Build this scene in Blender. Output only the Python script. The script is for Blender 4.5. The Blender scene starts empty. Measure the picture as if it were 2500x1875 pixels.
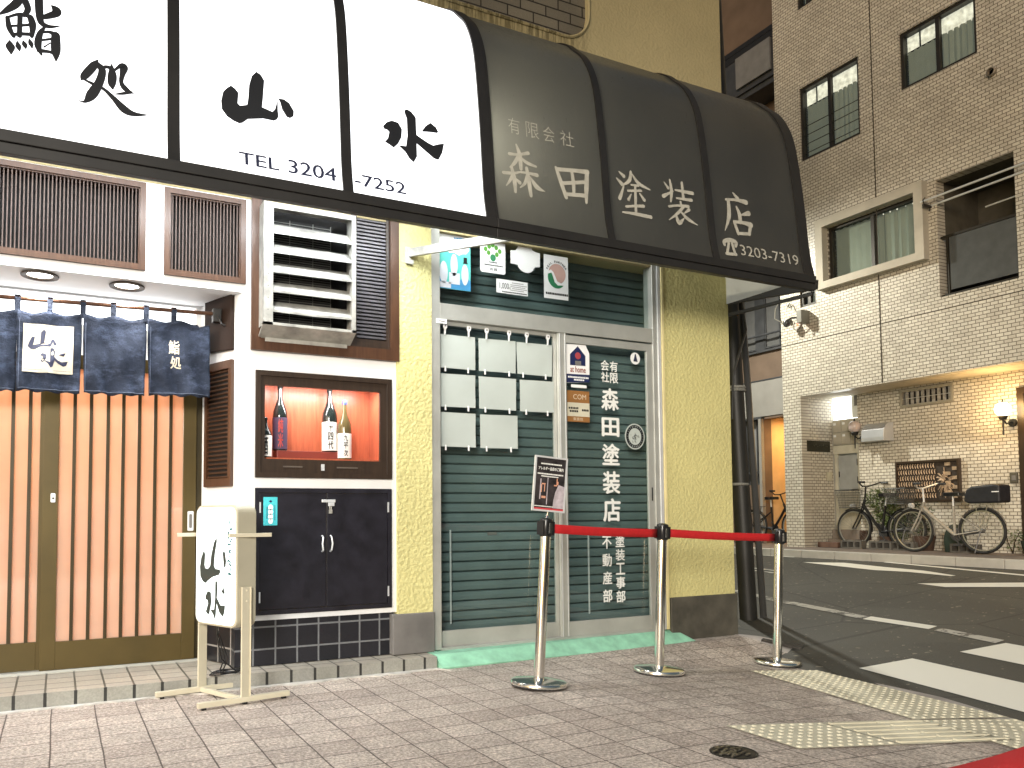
import bpy, bmesh, math, random
from mathutils import Vector, Matrix
random.seed(7)
PI = math.pi
R = math.radians
S = bpy.context.scene
C = S.collection

# ------------------------------------------------------------------ camera
cam_d = bpy.data.cameras.new("camera"); cam = bpy.data.objects.new("camera", cam_d); C.objects.link(cam)
yaw, pitch, roll = 0.458929963, 0.0527939617, -0.00624587454
fw = Vector((math.sin(yaw)*math.cos(pitch), math.cos(yaw)*math.cos(pitch), math.sin(pitch)))
rt = Vector((math.cos(yaw), -math.sin(yaw), 0)); up = rt.cross(fw)
r2 = math.cos(roll)*rt + math.sin(roll)*up; u2 = -math.sin(roll)*rt + math.cos(roll)*up
mw = Matrix((r2, u2, -fw)).transposed().to_4x4(); mw.translation = Vector((0, -5.25, 1.07))
cam.matrix_world = mw
cam_d.sensor_fit = 'HORIZONTAL'; cam_d.sensor_width = 36.0
cam_d.lens = 1949.93563/2500*36.0
cam_d.shift_x = (1250-1107.116)/2500; cam_d.shift_y = (1151.563-937.5)/2500
cam_d.clip_start = 0.05; cam_d.clip_end = 400
S.camera = cam

# ------------------------------------------------------------------ night sky and street glow
SUN_EL, SUN_AZ = R(9), R(236)          # low and soft: the glow of the street behind the camera
w = bpy.data.worlds.new("World"); S.world = w; w.use_nodes = True
nt = w.node_tree; bg = nt.nodes['Background']
sky = nt.nodes.new('ShaderNodeTexSky'); sky.sky_type = 'NISHITA'; sky.sun_disc = False
sky.sun_elevation = SUN_EL; sky.sun_rotation = SUN_AZ; sky.air_density = 1.0; sky.dust_density = 3.0
nt.links.new(sky.outputs[0], bg.inputs[0]); bg.inputs[1].default_value = 0.045
sd = bpy.data.lights.new("sun", 'SUN'); sd.energy = 0.44; sd.angle = R(20); sd.color = (1.0, 0.90, 0.82)
so = bpy.data.objects.new("sun", sd); C.objects.link(so)
dirv = Vector((math.sin(SUN_AZ)*math.cos(SUN_EL), math.cos(SUN_AZ)*math.cos(SUN_EL), math.sin(SUN_EL)))
so.rotation_euler = dirv.to_track_quat('Z', 'Y').to_euler(); so.location = (-6, -12, 9)
S.view_settings.view_transform = 'Standard'; S.view_settings.look = 'None'
S.view_settings.exposure = 0.9; S.view_settings.gamma = 1.0; S.view_settings.use_curve_mapping = False
try:
    S.cycles.max_bounces = 8; S.cycles.transparent_max_bounces = 12; S.cycles.sample_clamp_indirect = 6.0
    S.cycles.caustics_reflective = False; S.cycles.caustics_refractive = False
    S.cycles.use_denoising = True
except Exception: pass

# ------------------------------------------------------------------ materials
class Mat:
    def __init__(s, name):
        s.m = bpy.data.materials.new(name); s.m.use_nodes = True
        s.nt = s.m.node_tree; s.n = s.nt.nodes; s.b = s.n['Principled BSDF']; s.out = s.n['Material Output']
    def new(s, t, **kw):
        x = s.n.new(t)
        for k, v in kw.items(): setattr(x, k, v)
        return x
    def link(s, a, b): s.nt.links.new(a, b)
    def pos(s, axes='xyz', sc=(1, 1, 1), off=(0, 0, 0)):
        g = s.new('ShaderNodeNewGeometry'); sp = s.new('ShaderNodeSeparateXYZ'); s.link(g.outputs['Position'], sp.inputs[0])
        cb = s.new('ShaderNodeCombineXYZ')
        for i, a in enumerate(axes): s.link(sp.outputs['xyz'.index(a)], cb.inputs[i])
        mp = s.new('ShaderNodeMapping'); mp.inputs['Scale'].default_value = sc; mp.inputs['Location'].default_value = off
        s.link(cb.outputs[0], mp.inputs[0]); return mp.outputs[0]
    def noise(s, scale, detail=4, rough=.55, vec=None):
        x = s.new('ShaderNodeTexNoise'); x.inputs['Scale'].default_value = scale; x.inputs['Detail'].default_value = detail
        x.inputs['Roughness'].default_value = rough
        s.link(vec if vec else s.pos(), x.inputs['Vector']); return x.outputs['Fac']
    def ramp(s, fac, stops):
        r = s.new('ShaderNodeValToRGB'); e = r.color_ramp.elements
        while len(e) < len(stops): e.new(.5)
        for q, (p, c) in zip(e, stops): q.position = p; q.color = (*c, 1) if len(c) == 3 else c
        s.link(fac, r.inputs[0]); return r.outputs[0]
    def mix(s, f, a, b, mode='MIX'):
        x = s.new('ShaderNodeMix', data_type='RGBA', blend_type=mode)
        if isinstance(f, (int, float)): x.inputs[0].default_value = f
        else: s.link(f, x.inputs[0])
        for v, i in ((a, 6), (b, 7)):
            if isinstance(v, tuple): x.inputs[i].default_value = (*v, 1)
            else: s.link(v, x.inputs[i])
        return x.outputs[2]
    def math(s, op, a, b=0):
        x = s.new('ShaderNodeMath', operation=op)
        for v, i in ((a, 0), (b, 1)):
            if isinstance(v, (int, float)): x.inputs[i].default_value = v
            else: s.link(v, x.inputs[i])
        return x.outputs[0]
    def bump(s, h, strength=.3, dist=.01):
        x = s.new('ShaderNodeBump'); x.inputs['Strength'].default_value = strength; x.inputs['Distance'].default_value = dist
        s.link(h, x.inputs['Height']); s.link(x.outputs[0], s.b.inputs['Normal'])
    def col(s, c):
        if isinstance(c, tuple): s.b.inputs['Base Color'].default_value = (*c, 1)
        else: s.link(c, s.b.inputs['Base Color'])
    def set(s, **kw):
        for k, v in kw.items():
            i = s.b.inputs[k]
            if isinstance(v, (int, float)) or isinstance(v, tuple): i.default_value = v
            else: s.link(v, i)

def vary(c, k): return tuple(min(1, max(0, x*k)) for x in c)
def simple(name, c, rough=.6, metal=0., amt=.12, scale=6., bump=0., bscale=60., spec=.5):
    m = Mat(name)
    n = m.noise(scale, 5)
    m.col(m.ramp(n, [(.3, vary(c, 1-amt)), (.7, vary(c, 1+amt))]))
    m.set(Roughness=rough, Metallic=metal); m.b.inputs['Specular IOR Level'].default_value = spec
    if bump: m.bump(m.noise(bscale, 3), bump, .004)
    return m.m
def emit(name, c, k, amt=0.0, scale=3.):
    m = Mat(name); m.set(Roughness=.6); m.col(vary(c, .8))
    m.b.inputs['Emission Strength'].default_value = k
    if amt:
        n = m.noise(scale, 3); m.link(m.ramp(n, [(.3, vary(c, 1-amt)), (.7, c)]), m.b.inputs['Emission Color'])
    else: m.b.inputs['Emission Color'].default_value = (*c, 1)
    return m.m
def brick(name, axes, bw, bh, mortar, c1, c2, cm, rough=.5, offset=.5, bump=.4, dirt=.15, off=(0, 0, 0), dscale=1.5, spec=.5):
    m = Mat(name)
    t = m.new('ShaderNodeTexBrick'); t.offset = offset; t.squash = 1.0
    t.inputs['Scale'].default_value = 1.0; t.inputs['Brick Width'].default_value = bw; t.inputs['Row Height'].default_value = bh
    t.inputs['Mortar Size'].default_value = mortar; t.inputs['Mortar Smooth'].default_value = .1; t.inputs['Bias'].default_value = 0
    t.inputs['Color1'].default_value = (*c1, 1); t.inputs['Color2'].default_value = (*c2, 1); t.inputs['Mortar'].default_value = (*cm, 1)
    m.link(m.pos(axes, off=off), t.inputs['Vector'])
    n = m.noise(dscale, 6, .65); n2 = m.noise(90, 3)
    c = m.mix(1.0, t.outputs['Color'], m.ramp(n, [(.3, (1-dirt,)*3), (.65, (1, 1, 1))]), 'MULTIPLY')
    c = m.mix(.5, c, m.ramp(n2, [(.35, (.75,)*3), (.65, (1.1,)*3)]), 'MULTIPLY')
    m.col(c); m.set(Roughness=rough); m.b.inputs['Specular IOR Level'].default_value = spec
    h = m.math('SUBTRACT', 1.0, t.outputs['Fac'])
    m.bump(m.math('ADD', h, m.math('MULTIPLY', n2, .25)), bump, .006)
    return m.m
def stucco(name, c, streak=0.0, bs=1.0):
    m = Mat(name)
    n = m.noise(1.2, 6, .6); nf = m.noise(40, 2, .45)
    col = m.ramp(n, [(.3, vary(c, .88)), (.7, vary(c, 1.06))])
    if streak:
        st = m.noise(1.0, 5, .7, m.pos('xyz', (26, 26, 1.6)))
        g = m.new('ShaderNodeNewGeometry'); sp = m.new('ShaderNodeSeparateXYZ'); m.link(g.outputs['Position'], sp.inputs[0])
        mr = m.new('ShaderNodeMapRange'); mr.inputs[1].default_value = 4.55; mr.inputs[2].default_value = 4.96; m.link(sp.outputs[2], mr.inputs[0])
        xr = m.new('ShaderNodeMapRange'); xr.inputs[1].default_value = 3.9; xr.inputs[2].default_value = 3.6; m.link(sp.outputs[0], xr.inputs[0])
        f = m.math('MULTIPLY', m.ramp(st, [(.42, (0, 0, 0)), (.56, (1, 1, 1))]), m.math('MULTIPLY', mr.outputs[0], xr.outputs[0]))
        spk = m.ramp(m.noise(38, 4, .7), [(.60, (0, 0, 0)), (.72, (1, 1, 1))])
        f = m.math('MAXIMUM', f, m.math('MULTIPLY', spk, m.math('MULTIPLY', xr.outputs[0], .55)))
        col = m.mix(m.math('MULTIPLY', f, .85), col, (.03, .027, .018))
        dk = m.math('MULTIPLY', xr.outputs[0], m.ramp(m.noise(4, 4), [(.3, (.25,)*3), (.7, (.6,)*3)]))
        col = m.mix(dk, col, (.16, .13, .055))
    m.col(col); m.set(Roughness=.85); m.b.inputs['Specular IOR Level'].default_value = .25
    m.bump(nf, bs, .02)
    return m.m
def glassy(name, tint=(.93, .97, .96), refl=.9, ior=1.5):
    m = Mat(name); m.n.remove(m.b)
    tr = m.new('ShaderNodeBsdfTransparent'); tr.inputs[0].default_value = (*tint, 1)
    gl = m.new('ShaderNodeBsdfGlossy'); gl.inputs['Roughness'].default_value = .015; gl.inputs[0].default_value = (refl,)*3 + (1,)
    fr = m.new('ShaderNodeFresnel'); fr.inputs[0].default_value = ior
    gm = m.new('ShaderNodeNewGeometry'); fac = m.math('MULTIPLY', fr.outputs[0], m.math('SUBTRACT', 1.0, gm.outputs['Backfacing']))
    mx = m.new('ShaderNodeMixShader'); m.link(fac, mx.inputs[0]); m.link(tr.outputs[0], mx.inputs[1]); m.link(gl.outputs[0], mx.inputs[2])
    m.link(mx.outputs[0], m.out.inputs[0]); return m.m
def translucent(name, c, gloss=0.0):
    m = Mat(name); m.n.remove(m.b)
    t = m.new('ShaderNodeBsdfTranslucent'); d = m.new('ShaderNodeBsdfDiffuse')
    n = m.noise(5, 3); cc = m.ramp(n, [(.3, vary(c, .93)), (.7, c)])
    m.link(cc, t.inputs[0]); m.link(cc, d.inputs[0])
    mx = m.new('ShaderNodeMixShader'); mx.inputs[0].default_value = .35; m.link(t.outputs[0], mx.inputs[1]); m.link(d.outputs[0], mx.inputs[2])
    last = mx
    if gloss:
        g = m.new('ShaderNodeBsdfGlossy'); g.inputs['Roughness'].default_value = .04
        m2 = m.new('ShaderNodeMixShader'); m2.inputs[0].default_value = gloss; m.link(mx.outputs[0], m2.inputs[1]); m.link(g.outputs[0], m2.inputs[2]); last = m2
    m.link(last.outputs[0], m.out.inputs[0]); return m.m
def wood(name, c1, c2, rough=.4, axes='xyz', sc=(14, 14, 1.2)):
    m = Mat(name); n = m.noise(3, 6, .7, m.pos(axes, sc))
    m.col(m.ramp(n, [(.3, c1), (.7, c2)])); m.set(Roughness=rough); m.bump(n, .15, .003); return m.m

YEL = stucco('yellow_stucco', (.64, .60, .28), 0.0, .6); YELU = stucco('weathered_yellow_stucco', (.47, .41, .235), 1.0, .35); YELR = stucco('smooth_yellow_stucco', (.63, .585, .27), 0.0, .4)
WHITE = simple('white_plaster', (.80, .81, .82), .7, amt=.05, scale=2.5, bump=.12, bscale=40)
PLG = simple('grey_plinth', (.15, .145, .14), .7, amt=.25, scale=4, bump=.2)
PLD = simple('dark_plinth', (.075, .07, .055), .8, amt=.4, scale=5, bump=.3)
TILEB = brick('black_tile_x', 'xzy', .146, .1435, .006, (.012, .013, .018), (.02, .02, .027), (.19, .20, .215), .3, 0, .3, .1, off=(.02, .0925, 0))
TILEY = brick('black_tile_y', 'yzx', .146, .1435, .006, (.012, .013, .018), (.022, .02, .024), (.30, .29, .28), .3, 0, .3, .1, off=(0, .0925, 0))
STEPT = brick('porch_tile', 'xyz', .155, .155, .006, (.50, .45, .37), (.46, .42, .36), (.13, .12, .10), .45, 0, .25, .25, off=(.05, .07, 0))
STEPF = brick('porch_tile_riser', 'xzy', .155, .155, .009, (.36, .36, .32), (.30, .30, .28), (.03, .03, .028), .55, 0, .4, .35, off=(.05, .02, 0))
GREEN = simple('mint_paint', (.27, .56, .40), .6, amt=.28, scale=7, bump=.2, bscale=25)
MORTAR = simple('pale_mortar', (.55, .53, .50), .85, amt=.2, scale=12, bump=.5, bscale=30)
ALU = simple('aluminium', (.50, .51, .48), .42, .45, amt=.12, scale=4)
ALUL = simple('bright_aluminium', (.72, .74, .76), .35, .4, amt=.06)
SHUT = simple('shutter_paint', (.125, .170, .175), .45, amt=.15, scale=3)
GLASS = glassy('clear_glass'); GLASS2 = glassy('case_glass', (.99, .99, .99), .8, 1.3)
BROWN = wood('brown_wood', (.045, .019, .009), (.085, .038, .018), .38)
BROWND = wood('dark_brown_wood', (.022, .014, .010), (.045, .028, .018), .35)
BLACKD = simple('black_door_paint', (.014, .013, .019), .33, amt=.4, scale=9, bump=.12, bscale=18)
DARKV = simple('dark_void', (.006, .006, .006), .9, amt=.1)
GALV = simple('galvanised_steel', (.36, .355, .325), .5, .3, amt=.38, scale=9)
BRONZE = simple('bronze_frame', (.085, .060, .017), .38, .25, amt=.15, scale=3)
BRONZED = simple('dark_bronze', (.040, .029, .010), .4, .25, amt=.15)
FROST = translucent('frosted_glass', (.86, .74, .62), .16)
def lit_vinyl():
    m = Mat('lit_awning_vinyl'); m.set(Roughness=.4); m.col((.8, .8, .8))
    n = m.noise(1.1, 4, .6); st = m.noise(3, 5, .7, m.pos('xyz', (7, 7, 1.0))); sp = m.noise(26, 3, .6); wv = m.noise(240, 1)
    c = m.ramp(n, [(.3, (.90, .94, 1.0)), (.7, (1.0, 1.0, 1.0))])
    c = m.mix(m.ramp(sp, [(.74, (0, 0, 0)), (.80, (.6, .6, .6))]), c, (.25, .24, .22))
    c = m.mix(m.ramp(st, [(.58, (0, 0, 0)), (.85, (.45, .45, .45))]), c, (.42, .44, .46))
    c = m.mix(.25, c, m.ramp(wv, [(.35, (.7,)*3), (.65, (1.0,)*3)]), 'MULTIPLY')
    m.link(c, m.b.inputs['Emission Color']); m.b.inputs['Emission Strength'].default_value = 1.15
    return m.m
AWW = lit_vinyl()
def dark_vinyl():
    m = Mat('dark_awning_vinyl'); n = m.noise(1.3, 5, .6); st = m.noise(4, 5, .7, m.pos('xyz', (9, 9, 1.2)))
    c = m.ramp(n, [(.3, (.036, .037, .037)), (.7, (.056, .056, .052))])
    c = m.mix(m.ramp(st, [(.55, (0, 0, 0)), (.8, (.35, .35, .35))]), c, (.12, .115, .10))
    m.col(c); m.set(Roughness=m.ramp(st, [(.3, (.26,)*3), (.7, (.46,)*3)])); m.bump(m.math('ADD', m.noise(2.2, 3), m.math('MULTIPLY', m.noise(260, 1), .02)), .25, .03)
    t = m.new('ShaderNodeBsdfTranslucent'); t.inputs[0].default_value = (.55, .53, .47, 1)
    m.b.inputs['Coat Weight'].default_value = .35; m.b.inputs['Coat Roughness'].default_value = .22
    mx = m.new('ShaderNodeMixShader'); mx.inputs[0].default_value = .30; m.link(m.b.outputs[0], mx.inputs[1]); m.link(t.outputs[0], mx.inputs[2]); m.link(mx.outputs[0], m.out.inputs[0])
    return m.m
AWB = dark_vinyl()
BARK = simple('black_metal_trim', (.016, .015, .014), .5, amt=.2)
INK = simple('black_ink', (.008, .009, .012), .6, amt=.1)
INKB = simple('navy_ink', (.02, .025, .06), .6, amt=.1)
CREAM = simple('cream_lettering', (.40, .39, .335), .7, amt=.15, scale=20)
WINK = simple('white_lettering', (.80, .82, .80), .6, amt=.04)
CHROME = simple('polished_steel', (.82, .81, .77), .14, 1.0, amt=.04, scale=3)
BLKP = simple('black_plastic', (.012, .012, .013), .3, amt=.1)
REDB = simple('red_webbing', (.50, .010, .014), .75, amt=.08, scale=30, bump=.1, bscale=300)
PAPER = simple('white_paper', (.455, .51, .49), .8, amt=.04, scale=4)
PAPW = simple('bright_paper', (.80, .82, .83), .7, amt=.03)
LACQ = simple('ivory_enamel', (.62, .58, .45), .35, amt=.05)
DENIM = None
def cloth(name, c):
    m = Mat(name); n = m.noise(9, 6, .7); n2 = m.noise(220, 2)
    col = m.ramp(n, [(.3, vary(c, .55)), (.55, c), (.75, vary(c, 2.0))])
    cr = m.noise(5, 7, .8, m.pos('xyz', (1, 1, 2.2)))
    col = m.mix(m.ramp(cr, [(.50, (0, 0, 0)), (.72, (.7, .7, .7))]), col, vary(c, 3.6))
    m.col(col); m.set(Roughness=.9); m.b.inputs['Specular IOR Level'].default_value = .15
    m.bump(m.math('ADD', m.math('ADD', n, cr), m.math('MULTIPLY', n2, .3)), .8, .016); return m.m
DENIM = cloth('faded_indigo_cloth', (.024, .031, .050))
STITCH = simple('pale_stitching', (.09, .11, .16), .9, amt=.3, scale=60)
SEAM = STITCH
FBRICK = brick('beige_tile_yz', 'yzx', .102, .05, .0055, (.72, .685, .59), (.57, .53, .45), (.19, .165, .13), .38, .5, .5, .18, spec=.4)
FBRICKX = brick('beige_tile_xz', 'xzy', .102, .05, .0055, (.72, .685, .59), (.57, .53, .45), (.19, .165, .13), .38, .5, .5, .18, spec=.4)
UBRICK = brick('grey_block', 'xzy', .24, .088, .006, (.22, .20, .15), (.17, .155, .12), (.025, .02, .015), .8, .5, .5, .35)
def paver_mat():
    m = Mat('paver'); t = m.new('ShaderNodeTexBrick'); t.offset = .0; t.inputs['Scale'].default_value = 1
    t.inputs['Brick Width'].default_value = .216; t.inputs['Row Height'].default_value = .205
    t.inputs['Mortar Size'].default_value = .0042; t.inputs['Mortar Smooth'].default_value = .3
    t.inputs['Color1'].default_value = (.40, .338, .295, 1); t.inputs['Color2'].default_value = (.505, .44, .385, 1); t.inputs['Mortar'].default_value = (.115, .09, .078, 1)
    v = m.pos('xyz', off=(.01, .33, 0))
    nd = m.new('ShaderNodeTexNoise'); nd.inputs['Scale'].default_value = 1.7; m.link(v, nd.inputs['Vector'])
    va = m.new('ShaderNodeVectorMath', operation='MULTIPLY_ADD'); m.link(nd.outputs['Color'], va.inputs[0]); va.inputs[1].default_value = (.012, .012, 0); m.link(v, va.inputs[2])
    m.link(va.outputs[0], t.inputs['Vector'])
    n = m.noise(.9, 6, .65); nf = m.noise(62, 4, .75); nm = m.noise(9, 5, .7)
    c = m.mix(1, t.outputs['Color'], m.ramp(n, [(.3, (.74,)*3), (.7, (1.08,)*3)]), 'MULTIPLY')
    c = m.mix(1, c, m.ramp(nf, [(.34, (.42,)*3), (.5, (.98,)*3), (.66, (1.75,)*3)]), 'MULTIPLY')
    c = m.mix(1, c, m.ramp(nm, [(.3, (.80,)*3), (.6, (1.06,)*3)]), 'MULTIPLY')
    m.col(c); m.set(Roughness=.75); h = m.math('SUBTRACT', m.math('MULTIPLY', nf, .4), t.outputs['Fac'])
    m.bump(h, .5, .006); return m.m
PAVER = paver_mat()
def asphalt():
    m = Mat('asphalt'); n = m.noise(.5, 6, .6); nf = m.noise(170, 3, .7)
    c = m.mix(1, m.ramp(n, [(.3, (.042, .042, .036)), (.7, (.068, .067, .057))]), m.ramp(nf, [(.3, (.6,)*3), (.7, (1.4,)*3)]), 'MULTIPLY')
    pt = m.noise(1.1, 2, .3, m.pos('xyz', (1, .35, 1))); c = m.mix(m.ramp(pt, [(.56, (0, 0, 0)), (.57, (.45,)*3)]), c, (.035, .035, .031))
    vr = m.new('ShaderNodeTexVoronoi', feature='DISTANCE_TO_EDGE'); vr.inputs['Scale'].default_value = .55; m.link(m.pos('xyz'), vr.inputs['Vector'])
    c = m.mix(m.ramp(vr.outputs['Distance'], [(.004, (.7,)*3), (.010, (0, 0, 0))]), c, (.018, .018, .016))
    lf = m.ramp(m.noise(19, 2, .4), [(.70, (0, 0, 0)), (.715, (1, 1, 1))])
    c = m.mix(m.math('MULTIPLY', lf, .6), c, (.30, .27, .2))
    m.col(c); m.set(Roughness=.7); m.bump(nf, .4, .006); return m.m
ASPH = asphalt()
def paint_mat(name, c, wear):
    m = Mat(name); n = m.noise(5, 7, .75); f = m.ramp(n, [(wear, (0, 0, 0)), (wear+.05, (1, 1, 1))])
    m.col(m.mix(f, (.08, .078, .07), c)); m.set(Roughness=.65); m.bump(m.noise(150, 2), .3, .004); return m.m
RPAINT = paint_mat('road_paint', (.74, .73, .66), .27); RWORN = paint_mat('worn_road_paint', (.42, .41, .37), .45)
KERB = simple('kerb_concrete', (.33, .30, .28), .8, amt=.2, scale=5, bump=.3); KERBL = simple('pale_kerb', (.42, .41, .38), .8, amt=.15, scale=4, bump=.3)
TACT = simple('tactile_yellow', (.60, .565, .44), .7, amt=.14, scale=5, bump=.2)
IRON = simple('cast_iron', (.03, .028, .026), .5, .6, amt=.3, scale=20, bump=.5)

# ------------------------------------------------------------------ mesh helpers
def woff(o):
    v = Vector((0, 0, 0))
    while o is not None: v = v + o.location; o = o.parent
    return v
class MB:
    def __init__(s): s.v = []; s.f = []; s.M = None
    def add(s, vs, fs):
        n = len(s.v)
        if s.M is not None: vs = [s.M @ Vector(p) for p in vs]
        s.v += [tuple(p) for p in vs]; s.f += [tuple(n+i for i in f) for f in fs]; return s
    def box(s, x0, x1, y0, y1, z0, z1):
        x0, x1 = sorted((x0, x1)); y0, y1 = sorted((y0, y1)); z0, z1 = sorted((z0, z1))
        return s.add([(x0, y0, z0), (x1, y0, z0), (x1, y1, z0), (x0, y1, z0), (x0, y0, z1), (x1, y0, z1), (x1, y1, z1), (x0, y1, z1)],
                     [(0, 3, 2, 1), (4, 5, 6, 7), (0, 1, 5, 4), (1, 2, 6, 5), (2, 3, 7, 6), (3, 0, 4, 7)])
    def obox(s, a, b, wid, hgt, upv=(0, 0, 1)):
        """bar of section wid x hgt from a to b"""
        a, b = Vector(a), Vector(b); d = (b-a).normalized(); u = Vector(upv); sd_ = d.cross(u)
        if sd_.length < 1e-4: sd_ = d.cross(Vector((1, 0, 0)))
        sd_.normalize(); u = sd_.cross(d)
        q = [(-1, -1), (1, -1), (1, 1), (-1, 1)]
        vs = [p + sd_*(i*wid/2) + u*(j*hgt/2) for p in (a, b) for i, j in q]
        return s.add(vs, [(3, 2, 1, 0), (4, 5, 6, 7), (0, 1, 5, 4), (1, 2, 6, 5), (2, 3, 7, 6), (3, 0, 4, 7)])
    def tube(s, pts, r, n=10, closed=False):
        pts = [Vector(p) for p in pts]; m = len(pts); rs = r if isinstance(r, (list, tuple)) else [r]*m
        vs = []; prev = None
        for i, p in enumerate(pts):
            if closed: d = pts[(i+1) % m]-pts[i-1]
            else: d = pts[min(i+1, m-1)]-pts[max(i-1, 0)]
            d.normalize()
            ref = prev if prev is not None else (Vector((0, 0, 1)) if abs(d.z) < .9 else Vector((1, 0, 0)))
            a = d.cross(ref)
            if a.length < 1e-5: a = d.cross(Vector((0, 1, 0)))
            a.normalize(); b = a.cross(d); prev = b
            vs += [p + (a*math.cos(2*PI*k/n) + b*math.sin(2*PI*k/n))*rs[i] for k in range(n)]
        fs = []
        for i in range(m if closed else m-1):
            j = (i+1) % m
            fs += [(i*n+k, i*n+(k+1) % n, j*n+(k+1) % n, j*n+k) for k in range(n)]
        if not closed: fs += [tuple(range(n))[::-1], tuple((m-1)*n+k for k in range(n))]
        return s.add(vs, fs)
    def ring(s, c, axis, R_, r, n=40, m=8):
        c = Vector(c); ax = {'x': (Vector((0, 1, 0)), Vector((0, 0, 1))), 'y': (Vector((1, 0, 0)), Vector((0, 0, 1))), 'z': (Vector((1, 0, 0)), Vector((0, 1, 0)))}[axis]
        k = ax[0].cross(ax[1]); vs = []; fs = []
        for i in range(n):
            e = ax[0]*math.cos(2*PI*i/n)+ax[1]*math.sin(2*PI*i/n)
            vs += [c+e*(R_+r*math.cos(2*PI*j/m))+k*(r*math.sin(2*PI*j/m)) for j in range(m)]
        for i in range(n):
            for j in range(m): fs.append((i*m+j, ((i+1) % n)*m+j, ((i+1) % n)*m+(j+1) % m, i*m+(j+1) % m))
        return s.add(vs, fs)
    def lathe(s, c, prof, n=24, axis='z'):
        c = Vector(c); vs = []; fs = []
        for r, h in prof:
            for k in range(n):
                a = 2*PI*k/n; p = (r*math.cos(a), r*math.sin(a), h)
                if axis == 'x': p = (p[2], p[0], p[1])
                if axis == 'y': p = (p[0], p[2], p[1])
                vs.append(c+Vector(p))
        for i in range(len(prof)-1):
            fs += [(i*n+k, i*n+(k+1) % n, (i+1)*n+(k+1) % n, (i+1)*n+k) for k in range(n)]
        if prof[0][0] > 1e-5: fs.append(tuple(range(n))[::-1])
        if prof[-1][0] > 1e-5: fs.append(tuple((len(prof)-1)*n+k for k in range(n)))
        return s.add(vs, fs)
    def prism(s, poly, fn, d0, d1):
        """poly of (u,v) points; fn(u,v,d) -> xyz"""
        n = len(poly); vs = [fn(u, v, d0) for u, v in poly]+[fn(u, v, d1) for u, v in poly]
        fs = [tuple(range(n)), tuple(range(2*n-1, n-1, -1))]+[(i, n+i, n+(i+1) % n, (i+1) % n) for i in range(n)]
        return s.add(vs, fs)
    def face(s, pts): return s.add(pts, [tuple(range(len(pts)))])
    def holes(s, u0, u1, v0, v1, holes, fn, d0, d1):
        """wall slab with rectangular holes: front at d0, back at d1"""
        us = sorted({u0, u1}|{h[i] for h in holes for i in (0, 1) if u0 < h[i] < u1}); vs = sorted({v0, v1}|{h[i] for h in holes for i in (2, 3) if v0 < h[i] < v1})
        nu, nv = len(us)-1, len(vs)-1
        solid = lambda i, j: 0 <= i < nu and 0 <= j < nv and not any(h[0] < (us[i]+us[i+1])/2 < h[1] and h[2] < (vs[j]+vs[j+1])/2 < h[3] for h in holes)
        for i in range(nu):
            for j in range(nv):
                if not solid(i, j): continue
                a, b, c, d = us[i], us[i+1], vs[j], vs[j+1]
                s.add([fn(a, c, d0), fn(b, c, d0), fn(b, d, d0), fn(a, d, d0)], [(0, 1, 2, 3)])
                s.add([fn(a, c, d1), fn(b, c, d1), fn(b, d, d1), fn(a, d, d1)], [(3, 2, 1, 0)])
                if not solid(i-1, j): s.add([fn(a, c, d0), fn(a, d, d0), fn(a, d, d1), fn(a, c, d1)], [(0, 1, 2, 3)])
                if not solid(i+1, j): s.add([fn(b, c, d0), fn(b, d, d0), fn(b, d, d1), fn(b, c, d1)], [(3, 2, 1, 0)])
                if not solid(i, j-1): s.add([fn(a, c, d0), fn(b, c, d0), fn(b, c, d1), fn(a, c, d1)], [(3, 2, 1, 0)])
                if not solid(i, j+1): s.add([fn(a, d, d0), fn(b, d, d0), fn(b, d, d1), fn(a, d, d1)], [(0, 1, 2, 3)])
        return s
    def frame(s, u0, u1, v0, v1, wd, fn, d0, d1, wb=None):
        wb = wd if wb is None else wb
        return s.holes(u0, u1, v0, v1, [(u0+wd, u1-wd, v0+wb, v1-wd)], fn, d0, d1)
    def build(s, name, mat, parent=None, bevel=0, smooth=False, loc=None):
        me = bpy.data.meshes.new(name); off = woff(parent)
        org = Vector(loc) if loc is not None else off
        me.from_pydata([tuple(Vector(p)-org) for p in s.v], [], s.f); me.materials.append(mat)
        bm = bmesh.new(); bm.from_mesh(me); bmesh.ops.recalc_face_normals(bm, faces=bm.faces); bm.to_mesh(me); bm.free()
        o = bpy.data.objects.new(name, me); C.objects.link(o)
        if parent is not None: o.parent = parent
        o.location = org-off if loc is not None else (0, 0, 0)
        if smooth:
            for p in me.polygons: p.use_smooth = True
            try: me.set_sharp_from_angle(angle=R(35))
            except Exception: pass
        if bevel:
            b = o.modifiers.new('bevel', 'BEVEL'); b.width = bevel; b.segments = 2; b.limit_method = 'ANGLE'; b.angle_limit = R(40)
        return o
FX = lambda u, v, d: (u, d, v)           # plane facing -y : u = x, v = z, d = y
FY = lambda u, v, d: (d, u, v)           # plane facing -x : u = y, v = z, d = x
FZ = lambda u, v, d: (u, v, d)
def tag(o, label=None, cat=None, group=None, kind=None):
    if label: o['label'] = label
    if cat: o['category'] = cat
    if group: o['group'] = group
    if kind: o['kind'] = kind
    return o
def thing(name, label, cat, loc=(0, 0, 0), group=None):
    o = bpy.data.objects.new(name, None); C.objects.link(o); o.location = loc; o.empty_display_size = .1
    return tag(o, label, cat, group)
def dup(root, loc=None, label=None, rz=None):
    def cp(o, par):
        c = o.copy(); C.objects.link(c); c.parent = par
        for ch in [x for x in bpy.data.objects if x.parent == o]: cp(ch, c)
        return c
    r = cp(root, None)
    if loc is not None: r.location = loc
    if rz is not None: r.rotation_euler[2] = rz
    if label: r['label'] = label
    return r
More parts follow.
